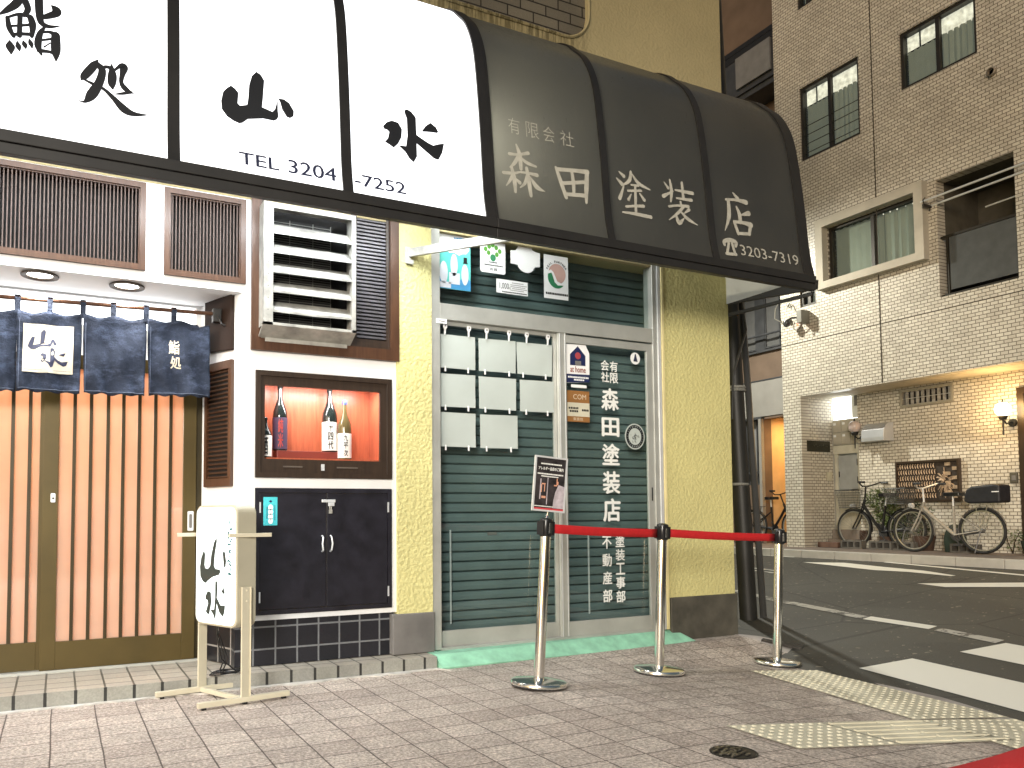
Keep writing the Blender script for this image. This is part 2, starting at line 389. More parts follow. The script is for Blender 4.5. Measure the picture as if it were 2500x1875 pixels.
def rrect(u0, u1, v0, v1, r, n=5):
    out = []
    for cx, cy, a0 in ((u1-r, v0+r, -90), (u1-r, v1-r, 0), (u0+r, v1-r, 90), (u0+r, v0+r, 180)):
        out += [(cx+r*math.cos(R(a0+90*k/n)), cy+r*math.sin(R(a0+90*k/n))) for k in range(n+1)]
    return out
def ell(cx, cy, rx, ry, n=28, a0=0, a1=360):
    full = a1-a0 == 360
    return [(cx+rx*math.cos(R(a0+(a1-a0)*k/(n if full else n-1))), cy+ry*math.sin(R(a0+(a1-a0)*k/(n if full else n-1)))) for k in range(n)]
_tc = {}
def glyphs(body, bold=0.0):
    k = (body, bold)
    if k not in _tc:
        cu = bpy.data.curves.new('lettering', 'FONT'); cu.body = body; cu.offset = bold; cu.resolution_u = 3
        o = bpy.data.objects.new('lettering', cu); C.objects.link(o)
        dg = bpy.context.evaluated_depsgraph_get(); dg.update()
        me = bpy.data.meshes.new_from_object(o.evaluated_get(dg))
        _tc[k] = ([tuple(v.co[:2]) for v in me.vertices], [tuple(p.vertices) for p in me.polygons])
        bpy.data.objects.remove(o); bpy.data.curves.remove(cu); bpy.data.meshes.remove(me)
    return _tc[k]
def write(mb, body, u0, u1, v0, v1, fn, bold=0.0, em=False):
    """letters fitted into the box u0..u1, v0..v1 of the surface fn(u,v)"""
    heavy = bold if bold >= .012 else 0
    vs, fs = glyphs(body, 0.0 if heavy else bold)
    if not vs: return mb
    if em: a0, a1, b0, b1 = 0.0, float(len(body)), -.12, .88
    else:
        a0 = min(p[0] for p in vs); a1 = max(p[0] for p in vs); b0 = min(p[1] for p in vs); b1 = max(p[1] for p in vs)
    if not heavy:
        mb.add([fn(u0+(x-a0)/(a1-a0)*(u1-u0), v0+(y-b0)/(b1-b0)*(v1-v0)) for x, y in vs], fs); return mb
    h = heavy
    a0, a1, b0, b1 = a0-h, a1+h, b0-h, b1+h
    for i, (dx, dy) in enumerate(((0, 0), (h, 0), (-h, 0), (0, h*.7), (0, -h*.7))):        # a heavier weight: the outline thickened on every side
        mb.add([fn(u0+(x+dx-a0)/(a1-a0)*(u1-u0), v0+(y+dy-b0)/(b1-b0)*(v1-v0), i*.0002) for x, y in vs], fs)
    return mb
def stroke(mb, pts, fn, i=0):
    """a brush stroke: points (u, v, width)"""
    P = []
    q = [pts[0]]+list(pts)+[pts[-1]]
    for k in range(1, len(q)-2):
        for t in range(5):
            t /= 5; a, b, c, d = q[k-1], q[k], q[k+1], q[k+2]
            P.append(tuple(.5*((2*b[j])+(-a[j]+c[j])*t+(2*a[j]-5*b[j]+4*c[j]-d[j])*t*t+(-a[j]+3*b[j]-3*c[j]+d[j])*t**3) for j in range(3)))
    P.append(pts[-1]); L = []; Rr = []
    for k, p in enumerate(P):
        a = P[max(k-1, 0)]; b = P[min(k+1, len(P)-1)]; dx, dy = b[0]-a[0], b[1]-a[1]; l = math.hypot(dx, dy) or 1
        wd = max(p[2], .0005)/2; L.append((p[0]-dy/l*wd, p[1]+dx/l*wd)); Rr.append((p[0]+dy/l*wd, p[1]-dx/l*wd))
    e = i*.0003
    n = len(P); mb.add([fn(u, v, e) for u, v in L]+[fn(u, v, e) for u, v in Rr], [(k, k+1, n+k+1, n+k) for k in range(n-1)])
    for p in (pts[0], pts[-1]):
        if p[2] > .004: mb.face([fn(u, v, e+.00015) for u, v in ell(p[0], p[1], p[2]/2, p[2]/2, 10)])
    return mb
def sm(t): t = max(0., min(1., t)); return t*t*(3-2*t)
def gz(x, y): return max(-.045*max(0, x-2.7), -.105)*sm((-.1-y)/.7)       # the pavement dips to the crossing
def rz_(x): return -.06+.084*(max(3.0, min(x, 10.45))-5.5)                  # the side road climbs to the right
# ================================================================== GROUND
def sheet(name, pts_fn, nx, ny, mat, parent=None):
    m = MB(); vs = [pts_fn(i/nx, j/ny) for j in range(ny+1) for i in range(nx+1)]
    m.add(vs, [(j*(nx+1)+i, j*(nx+1)+i+1, (j+1)*(nx+1)+i+1, (j+1)*(nx+1)+i) for j in range(ny) for i in range(nx)])
    return m.build(name, mat, parent, smooth=True)
KO = [(5.42, .0), (5.57, -.33), (5.60, -.59), (5.40, -1.11), (5.21, -1.5), (5.03, -2.01), (4.80, -2.63), (4.45, -3.6), (4.0, -5.0), (3.2, -8.0), (1.5, -14.0)]
KI = [(5.30, .0), (5.33, -.42), (5.27, -.85), (5.10, -1.33), (4.98, -1.65), (4.82, -2.19), (4.66, -2.72), (4.31, -3.65), (3.86, -5.05), (3.06, -8.05), (1.36, -14.0)]
def interp(T, y):
    for (x0, y0), (x1, y1) in zip(T, T[1:]):
        if y1 <= y <= y0: return x0+(x1-x0)*(y0-y)/(y0-y1)
    return T[0][0] if y > T[0][1] else T[-1][0]
def sw(i, j):
    y = .15-14.1*j*j; x1 = interp(KI, y); t = i; x = -30+(x1+30)*(1-(1-t)**3)
    return (x, y, gz(x, y))
tag(sheet('sidewalk', sw, 60, 60, PAVER), kind='structure')
def kb(i, j):
    y = .0-14.0*j*j; a = interp(KI, y); b = interp(KO, y)
    zi = gz(a, y); prof = [(0, zi), (.05, zi+.004), (.9, zi-.004), (1.0, zi-.02), (1.02, zi-.25)]
    k = min(4, int(i*4+.5)); return (a+(b-a)*prof[k][0], y, prof[k][1])
tag(sheet('kerb', kb, 4, 60, KERB), kind='structure')
xs = [-60, 2.9, 4.4, 5.2, 6, 7, 8, 9, 10, 10.45, 14, 60]
def road(i, j):
    x = xs[int(round(i*(len(xs)-1)))]; return (x, -60+120*j, rz_(x) if x > 3 else rz_(3.0)-.02)
tag(sheet('road', road, len(xs)-1, 30, ASPH), kind='structure')
m = MB(); m.box(10.62, 16, -12, 30, .20, .47); far_sw = tag(m.build('far_sidewalk', simple('far_paving', (.16, .13, .11), .8, amt=.3, scale=6, bump=.3)), kind='structure')
m = MB(); y = -6.0
while y < 16:
    m.box(10.43, 10.615, y, y+.592, .15, .468); y += .6
tag(m.build('far_kerb', KERBL, bevel=.008), kind='structure')
def mark(name, poly, mat):
    m = MB(); n = 12
    # poly: two long edges a (list) and b (list) resampled
    a, b = poly
    def rs(L, t):
        q = t*(len(L)-1); k = min(int(q), len(L)-2); f = q-k; return (L[k][0]+(L[k+1][0]-L[k][0])*f, L[k][1]+(L[k+1][1]-L[k][1])*f)
    vs = []
    for k in range(n+1):
        for L in (a, b):
            p = rs(L, k/n); vs.append((p[0], p[1], rz_(p[0])+.005))
    m.add(vs, [(2*k, 2*k+1, 2*k+3, 2*k+2) for k in range(n)]); return tag(m.build(name, mat), kind='structure')
mark('crosswalk_stripe', ([(5.27, -1.26), (4.95, -2.9), (4.70, -4.2)], [(5.76, -1.34), (5.55, -2.6), (5.2, -4.3)]), RPAINT)
mark('crosswalk_stripe', ([(6.16, -1.45), (6.02, -2.2), (5.75, -4.2)], [(6.63, -1.52), (6.5, -2.3), (6.24, -4.2)]), RPAINT)
mark('edge_line', ([(7.7, 3.4), (7.33, 1.89), (7.14, 1.22), (6.93, .3), (6.82, -.12)], [(7.84, 3.4), (7.46, 1.89), (7.27, 1.22), (7.06, .3), (6.95, -.12)]), RWORN)
mark('edge_line', ([(6.82, -.14), (6.76, -.82)], [(6.97, -.12), (6.91, -.80)]), RPAINT)
mark('edge_line', ([(6.74, -.88), (6.58, -1.47)], [(6.86, -.87), (6.72, -1.46)]), RWORN)
mark('stop_mark', ([(9.95, 3.16), (9.67, 1.8), (9.70, 1.36), (9.60, .74)], [(10.14, 2.61), (9.98, 1.9), (9.88, 1.26), (9.66, .72)]), RPAINT)
mark('far_edge_line', ([(10.38, 2.17), (9.96, .15), (9.6, -1.6)], [(10.45, 2.17), (10.04, .12), (9.7, -1.6)]), RPAINT)
mark('stop_bar', ([(8.93, .72), (9.49, -.12), (10.2, -1.2)], [(8.84, .34), (9.21, -.27), (9.9, -1.35)]), RPAINT)
mark('stop_mark', ([(10.41, 5.3), (10.38, 3.7)], [(10.62-.22, 5.3), (10.42, 3.7)]), RPAINT)
mark('stop_mark', ([(8.93, 3.5), (8.84, 2.74)], [(9.02, 3.5), (8.92, 2.74)]), RWORN)
mark('stop_mark', ([(9.12, 3.5), (9.02, 2.74)], [(9.2, 3.5), (9.08, 2.74)]), RWORN)
# tactile paving
def tact(polyL, polyR, n, bars, name):
    m = MB(); L = lambda P, t: (P[0][0]+(P[1][0]-P[0][0])*t, P[0][1]+(P[1][1]-P[0][1])*t)
    vs = []
    for k in range(n+1):
        for P in (polyL, polyR):
            p = L(P, k/n); vs.append((p[0], p[1], gz(*p)+.006))
    m.add(vs, [(2*k, 2*k+1, 2*k+3, 2*k+2) for k in range(n)])
    ln = math.dist(polyL[0], polyL[1]); wd = math.dist(polyL[0], polyR[0])
    def P2(s_, t_):
        a = L(polyL, s_); b = L(polyR, s_); return (a[0]+(b[0]-a[0])*t_, a[1]+(b[1]-a[1])*t_)
    if bars:
        nb = int(wd/.075)
        for s0, s1 in ((.02, .48), (.52, .98)):
            for j in range(nb):
                a = P2(s0, (j+.5)/nb); b = P2(s1, (j+.5)/nb)
                m.obox((a[0], a[1], gz(*a)+.008), (b[0], b[1], gz(*b)+.008), .024, .010)
    else:
        na, nb = int(ln/.055), int(wd/.055)
        for i in range(na):
            for j in range(nb):
                p = P2((i+.5)/na, (j+.5)/nb); m.lathe((p[0], p[1], gz(*p)+.004), [(.014, 0), (.012, .006), (.006, .0085), (0, .009)], 6)
    return tag(m.build(name, TACT), kind='structure')
tact([(3.05, -2.17), (3.60, -2.285)], [(3.05, -2.62), (3.60, -2.735)], 4, False, 'tactile_paving')
tact([(3.61, -2.287), (4.19, -2.41)], [(3.61, -2.737), (4.27, -2.88)], 4, True, 'tactile_paving')
tact([(4.50, -.96), (4.19, -2.40)], [(5.04, -1.09), (4.80, -2.55)], 8, False, 'tactile_paving')
tact([(4.20, -2.42), (4.02, -3.3)], [(4.79, -2.58), (4.44, -3.8)], 5, False, 'tactile_paving')
m = MB(); m.lathe((2.72, -2.55, gz(2.72, -2.55)), [(.104, -.01), (.104, .003), (.098, .0045), (.094, .002)], 32)
mh = tag(m.build('manhole_cover', IRON), 'small round cast iron cover set in the brick pavement', 'manhole cover')
m = MB()
for k in range(26):
    a = random.random()*2*PI; r = .085*math.sqrt(random.random()); x, y = 2.72+r*math.cos(a), -2.55+r*math.sin(a)
    m.obox((x-.013, y, .006), (x+.013, y+.006, .006), .011, .006)
m.build('relief_pattern', simple('worn_iron', (.16, .15, .13), .35, .7, amt=.4, scale=40), mh)
gr = MB()
for k in range(5): gr.obox((5.33+.03*k, -.30+.02*k, -.012-.02*(k > 2)), (5.50+.03*k, -.56+.02*k, -.055), .012, .02)
tag(gr.build('drain_grating', IRON), 'steel bar drain grating by the foot of the corner pillar', 'grating')

# ================================================================== CORNER BUILDING
cb = thing('corner_building', 'yellow stucco corner building with the sushi shop and shuttered office downstairs', 'building', (2.2, .3, 0))
arc = [(3.62+.25*math.sin(R(a)), 5.20-.25*math.cos(R(a))) for a in range(0, 91, 10)]
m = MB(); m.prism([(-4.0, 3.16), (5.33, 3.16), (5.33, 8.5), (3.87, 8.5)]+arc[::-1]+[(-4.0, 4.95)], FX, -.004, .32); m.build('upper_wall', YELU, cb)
m = MB(); m.box(-4.0, 3.95, .045, .3, 4.85, 8.5); m.build('block_panel', UBRICK, cb)
m = MB(); tr = [(-4, 4.95)]+arc+[(3.87, 8.5)]
m.tube([(u, -.006, v) for u, v in tr], .014, 6); m.build('panel_moulding', YELU, cb)
m = MB(); m.box(5.04, 5.35, .33, 9, -.1, 8.5).box(-4, 5.04, 8.6, 9, -.1, 8.5); m.build('side_wall', YEL, cb)
m = MB(); m.box(-4, 5.35, .33, 9, 8.5, 8.7); m.build('roof', PLG, cb)
# pillars
m = MB(); m.box(2.141, 2.414, -.02, .3, .372, 3.16); m.build('pillar', YEL, cb)
m = MB(); m.box(2.10, 2.424, -.035, .3, .09, .372); m.build('plinth', PLG, cb, bevel=.006)
m = MB(); m.box(4.585, 5.33, -.02, .33, .36, 3.16); m.build('pillar', YELR, cb)
m = MB(); m.box(4.60, 5.35, -.03, .33, -.12, .36); m.build('plinth', PLD, cb, bevel=.008)
m = MB(); m.box(4.562, 4.584, -.028, .05, .10, 3.16); m.build('pillar_trim', simple('cream_paint', (.72, .63, .33), .6), cb)
# sushi shop front
hol = [(-2.4, 1.056, -1, 2.532), (-1.9, .456, 2.594, 3.149), (.565, 1.074, 2.585, 3.146), (1.11, 2.156, 2.155, 3.3), (1.144, 2.102, 1.316, 2.024), (1.146, 2.102, .42, 1.248)]
m = MB(); m.holes(-4, 2.141, .385, 3.16, hol, FX, .0, .16); m.build('plaster_wall', WHITE, cb)
m = MB(); m.box(1.03, 2.12, .03, .2, .09, .385); m.build('tile_base', TILEB, cb)
m = MB(); m.box(-2.5, 1.3, -.01+.02, .56, 2.534, 2.575); m.build('porch_ceiling', WHITE, cb)
# splayed side wall of the porch
A0, B0 = Vector((1.056, .012, 0)), Vector((.872, .50, 0)); sdir = (B0-A0).normalized(); snor = Vector((-sdir.y, sdir.x, 0)).normalized()
if snor.x > 0: snor = -snor
def SP(s_, z, n): q = A0+sdir*s_+snor*n; return (q.x, q.y, z)
Ls = (B0-A0).length
m = MB(); m.prism([(0, .386), (Ls, .386), (Ls, 2.533), (0, 2.533)], SP, 0, -.1); m.build('porch_side_wall', WHITE, cb)
m = MB(); m.prism([(.02, .09), (Ls, .09), (Ls, .385), (.02, .385)], SP, -.02, -.1); m.build('porch_tile_base', TILEY, cb)
m = MB(); m.prism([(.085, 2.165), (.42, 2.185), (.42, 2.575), (.085, 2.55)], SP, .03, .001); m.build('porch_panel', simple('matt_brown', (.022, .012, .008), .75, spec=.2), cb, bevel=.004)
lv = MB(); lv.holes(.085, .42, 1.262, 2.10, [(.118, .388, 1.315, 2.045)], SP, .026, .001); lf = lv.build('side_louvre', BROWN, cb, bevel=.003)
m = MB(); m.prism([(.11, 1.30), (.395, 1.30), (.395, 2.05), (.11, 2.05)], SP, .006, .002); m.build('louvre_back', DARKV, lf)
m = MB(); z = 1.325
while z < 2.04:
    a, b = SP(.119, z, .012), SP(.387, z, .012); m.obox(a, b, .018, .006, (snor.x*.6, snor.y*.6, .8)); z += .0295
m.build('louvre_slats', BROWN, lf)
# door head panel, left return of the porch and the lit room behind the doors
m = MB(); m.holes(-2.5, .9, 2.10, 2.54, [(-1.5, .84, 2.33, 2.52)], FX, .50, .56); m.build('door_head', WHITE, cb)
m = MB(); m.box(-1.49, .83, .515, .525, 2.335, 2.515); m.build('head_pane', emit('glowing_head_pane', (.95, .98, 1.0), 1.6), cb)  # white glow put into the pane itself as emission
m = MB(); m.box(-2.5, -2.4, .0, .56, .09, 2.54); m.build('porch_side_wall', WHITE, cb)
INT = simple('interior_plaster', (.75, .52, .33), .8); 
m = MB(); m.box(-2.5, 1.02, 1.9, 1.95, 0, 2.9).box(-2.55, -2.5, .6, 1.95, 0, 2.9).box(.96, 1.02, .6, 1.9, 0, 2.9).box(-2.5, 1.02, .6, 1.95, 2.9, 2.95).box(-2.5, 1.02, .58, 1.9, .02, .06)
m.build('interior_room', INT, cb)
# sliding doors
def sliding_door(x0, x1, y, bars, lw):
    f = MB(); f.box(x0, x0+lw, y-.03, y, .10, 2.12).box(x1-.085, x1, y-.03, y, .10, 2.12).box(x0+lw, x1-.085, y-.029, y-.001, .10, .276).box(x0+lw, x1-.085, y-.029, y-.001, 2.03, 2.12)
    d = f.build('sliding_door', BRONZE, cb, bevel=.002)
    g = MB(); g.box(x0+.02, x1-.02, y-.012, y-.006, .2, 2.08); g.build('door_glass', FROST, d)
    b = MB()
    for xb in bars: b.box(xb-.0105, xb+.0105, y-.028, y-.013, .276, 2.03)
    b.build('door_bars', BRONZED, d); return d
d1 = sliding_door(-.093, .843, .48, [.084, .181, .283, .377, .476, .577, .675], .088)
d2 = sliding_door(-1.05, -.03, .525, [-.172-.0965*k for k in range(9)], .06)
d3 = sliding_door(-2.39, -1.0, .48, [-2.33+.0975*k for k in range(13)], .06)
m = MB(); m.prism(rrect(.789, .829, .965, 1.10, .008), FX, .445, .452); h = m.build('door_handle', ALUL, d1, bevel=.002)
m = MB(); m.prism(rrect(.80, .818, .985, 1.08, .008), FX, .4425, .4455); m.build('handle_recess', PLG, h)
m = MB(); m.prism(rrect(-.048, -.019, 1.158, 1.218, .008), FX, .444, .452); lk = m.build('door_lock', ALUL, d1, bevel=.002)
m = MB(); m.lathe((-.033, .444, 1.185), [(.006, -.002), (.006, .001)], 10, 'y'); m.build('keyhole', BLKP, lk)
m = MB(); m.box(.845, .90, .47, .56, .09, 2.12); m.build('door_jamb', BRONZED, cb)
m = MB(); m.box(-2.4, .9, .44, .58, .084, .099); m.build('door_track', ALU, cb)
# lattice windows
def lattice(x0, x1, z0, z1, step, nm):
    f = MB(); f.frame(x0, x1, z0, z1, .034, FX, -.022, .06); o = f.build('lattice_window', BROWN, cb, bevel=.004)
    g = MB(); g.frame(x0+.03, x1-.03, z0+.03, z1-.03, .012, FX, -.008, .05); g.build('inner_frame', BROWN, o, bevel=.002)
    s_ = MB(); x = x0+.048
    while x < x1-.045: s_.box(x, x+.0068, .0, .012, z0+.042, z1-.042); x += step
    s_.build('lattice_bars', simple('lattice_wood', (.070, .043, .033), .6, amt=.1), o)
    b = MB(); b.box(x0+.01, x1-.01, .10, .11, z0+.01, z1-.01); b.build('lattice_backing', simple('lattice_dark', (.007, .005, .004), .8, amt=.4, scale=3), o)
lattice(-1.9, .456, 2.594, 3.149, .0212, 'a'); lattice(.565, 1.074, 2.585, 3.146, .0212, 'b')
# big framed opening with the vent hood
f = MB(); f.holes(1.11, 2.156, 2.155, 3.30, [(1.172, 2.09, 2.235, 3.29)], FX, -.03, .14); bw = f.build('vent_window', BROWN, cb, bevel=.004)
m = MB(); m.holes(1.172, 2.09, 2.235, 3.29, [(1.845, 2.066, 2.297, 3.25), (1.22, 1.80, 2.30, 3.2)], FX, -.005, .05); m.build('inner_frame', BROWND, bw)
m = MB(); z = 2.31
while z < 3.25: m.box(1.845, 2.066, .005, .03, z, z+.014); z += .0262
m.build('grille_slats', simple('grille_grey', (.10, .095, .105), .4, .2, amt=.2), bw)
m = MB(); m.box(1.17, 2.09, .08, .1, 2.2, 3.29); m.build('window_backing', DARKV, bw)
# show window
f = MB(); f.frame(1.144, 2.102, 1.316, 2.024, .034, FX, -.02, .3); swn = f.build('show_window', BROWND, cb, bevel=.003)
f = MB(); f.holes(1.178, 2.068, 1.35, 1.99, [(1.207, 2.017, 1.44, 1.928)], FX, -.008, .02); f.build('sash', BROWND, swn, bevel=.003)
m = MB(); m.box(1.20, 2.02, .004, .007, 1.43, 1.935); m.build('case_glass', GLASS2, swn)
CASEW = wood('case_red_wood', (.32, .07, .035), (.52, .14, .065), .35, 'xyz', (16, 5, 1.2))
m = MB(); m.box(1.17, 2.06, .28, .3, 1.36, 1.98).box(1.179, 1.19, .03, .28, 1.36, 1.98).box(2.04, 2.05, .03, .28, 1.36, 1.98).box(1.17, 2.06, .03, .28, 1.36, 1.452).box(1.17, 2.06, .03, .28, 1.972, 1.985); m.build('case_lining', CASEW, swn)
m = MB(); m.box(1.32, 1.80, .12, .24, 1.452, 1.508); m.build('display_plinth', simple('plinth_red', (.16, .03, .02), .4), swn, bevel=.003)
m = MB(); m.box(1.59, 1.612, -.014, -.008, 1.368, 1.412); m.build('sash_lock', ALUL, swn)
m = MB(); m.box(1.33, 1.46, -.012, -.008, 1.386, 1.396).box(1.70, 1.85, -.012, -.008, 1.386, 1.396); m.build('finger_pull', simple('worn_brown', (.10, .08, .065), .4), swn)
m = MB(); m.box(1.22, 2.0, .035, .06, 1.945, 1.968); m.build('case_lamp', emit('case_light', (1, .98, .95), 8), swn)
# black cupboard doors
f = MB(); f.frame(1.146, 2.102, .42, 1.248, .03, FX, -.012, .12); cu = f.build('cupboard', BLACKD, cb, bevel=.003)
for a, b in ((1.178, 1.627), (1.631, 2.07)):
    m = MB(); m.box(a, b, -.006, .02, .452, 1.216); m.build('cupboard_door', BLACKD, cu, bevel=.002)
for x in (1.6, 1.658):
    m = MB(); sgn = 1 if x > 1.62 else -1
    m.tube([(x, -.006, .928), (x, -.03, .918), (x+sgn*.006, -.034, .875), (x, -.03, .832), (x, -.006, .822)], .0065, 8); m.build('pull_handle', ALUL, cu, smooth=True)
m = MB(); m.box(1.594, 1.69, -.014, -.006, 1.153, 1.173).box(1.64, 1.682, -.018, -.007, 1.128, 1.152); lt = m.build('latch', ALUL, cu, bevel=.002)
m = MB(); m.tube([(1.648, -.018, 1.13), (1.646, -.022, 1.105), (1.656, -.022, 1.10), (1.658, -.02, 1.125)], .004, 6).box(1.642, 1.664, -.026, -.012, 1.078, 1.104); m.build('padlock', GALV, lt)
for x in (1.178, 2.075):
    for z in (1.085, .50):
        m = MB(); m.box(x-.004, x+.005, -.016, -.008, z, z+.07); m.build('hinge', ALUL, cu)

# ------------------------------------------------ office shopfront (aluminium, glass and shutter)
f = MB(); f.box(2.416, 2.487, -.012, .10, .095, 3.2).box(4.475, 4.56, -.012, .10, .095, 3.2).box(2.487, 4.475, -.01, .09, 2.502, 2.622).box(2.487, 4.475, -.008, .10, .085, .108)
sf = f.build('shopfront', ALU, cb, bevel=.003)
m = MB(); m.box(4.525, 4.555, -.02, -.0125, .10, 3.2); m.build('jamb_strip', ALUL, sf)
m = MB(); m.box(2.487, 3.53, .03, .055, .108, .222).box(2.487, 3.53, .03, .055, 2.47, 2.502).box(2.487, 2.50, .03, .055, .222, 2.47).box(3.50, 3.53, .03, .055, .222, 2.47); m.build('fixed_sash', ALU, sf, bevel=.002)
m = MB(); m.box(3.527, 3.601, -.002, .026, .108, 2.502).box(3.601, 4.475, -.001, .024, 2.428, 2.490).box(4.412, 4.474, -.002, .026, .108, 2.428).box(3.601, 4.412, -.001, .024, .108, .222); ss = m.build('sliding_sash', ALU, sf, bevel=.002)
m = MB(); m.box(4.438, 4.448, -.006, -.002, 1.17, 1.28); m.build('sash_pull', BLKP, ss)
m = MB(); m.box(3.537, 3.5405, -.0055, -.002, .11, 2.5).box(3.587, 3.5905, -.0055, -.002, .11, 2.5); m.build('sash_edge', ALUL, ss)
m = MB(); m.box(3.605, 4.41, .010, .014, .224, 2.426); m.build('sash_glass', GLASS, ss)
m = MB(); m.box(2.50, 3.50, .040, .044, .224, 2.468); m.build('fixed_glass', GLASS, sf)
m = MB(); m.box(2.49, 4.473, .040, .044, 2.624, 3.18); m.build('transom_glass', GLASS, sf)
m = MB(); z = .11
while z < 3.16:
    p = [(z+.004, .215), (z+.010, .205), (z+.040, .200), (z+.066, .204), (z+.072, .215)]
    m.add([(x, b, a) for x in (2.42, 4.58) for a, b in p], [(k, k+1, 6+k, 5+k) for k in range(4)])
    m.box(2.42, 4.58, .222, .224, z-.004, z+.076); z += .0745
sh = m.build('roller_shutter', SHUT, sf)
for x in (2.64, 3.90):
    m = MB(); m.box(x-.006, x+.006, .150, .156, .25, .95); m.build('guide_rod', ALUL, sf)
m = MB(); m.box(2.98, 3.06, .188, .199, .905, .925); m.build('shutter_handle', PLG, sh)
m = MB(); m.box(2.455, 2.54, -.016, -.0125, 2.468, 2.502); tg = m.build('maker_plate', PAPW, sf)
m = MB(); m.box(2.475, 2.522, -.0172, -.0165, 2.481, 2.488); m.build('plate_print', PLG, tg)
m = MB(); m.box(2.42, 4.58, .3, .34, .1, 3.2); m.build('back_partition', PLG, cb)

# ------------------------------------------------ steps in front of the building
m = MB(); m.box(-4, 2.368, -.175, .60, .0, .0845); st = tag(m.build('porch_step', STEPT), 'low step of small beige porch tiles before the sushi shop', 'step')
m = MB(); m.box(-4, 2.368, -.183, -.1755, -.01, .0838); m.build('step_riser', STEPF, st)
m = MB(); pts = [(-4, -.186)]
x = -4
while x < 2.4: pts.append((x, -.205-.05*random.random())); x += .045
pts += [(2.42, -.30), (2.38, -.184)]
m.prism(pts, FZ, .0, .007); m.build('mortar_skirt', MORTAR, st)
m = MB(); q = [(2.371, -.145), (4.66, .0), (4.66, .05), (2.371, .05)]; b_ = [(2.385, -.235), (4.80, -.115), (4.80, .05), (2.385, .05)]
vs = [(x, y, .089) for x, y in q]+[(x, y, gz(x, y)-.02) for x, y in b_]
n = 24; vs = []
for k in range(n+1):
    t = k/n; xa = 2.371+(4.655-2.371)*t; xb = 2.385+(4.80-2.385)*t
    vs += [(xa, .05, .089), (xa, -.145+.145*t, .089), (xb, -.235+.115*t+random.uniform(-.004, .004), .012-.02*t), (xb, -.222+.115*t, gz(xb, -.2)-.03)]
fs = []
for k in range(n):
    for j in range(3): fs.append((4*k+j, 4*k+j+1, 4*k+j+5, 4*k+j+4))
fs += [(0, 3, 2, 1), (4*n, 4*n+1, 4*n+2, 4*n+3)]
m.add(vs, fs); tag(m.build('doorstep', GREEN), 'mint green painted concrete doorstep before the shuttered office', 'step')
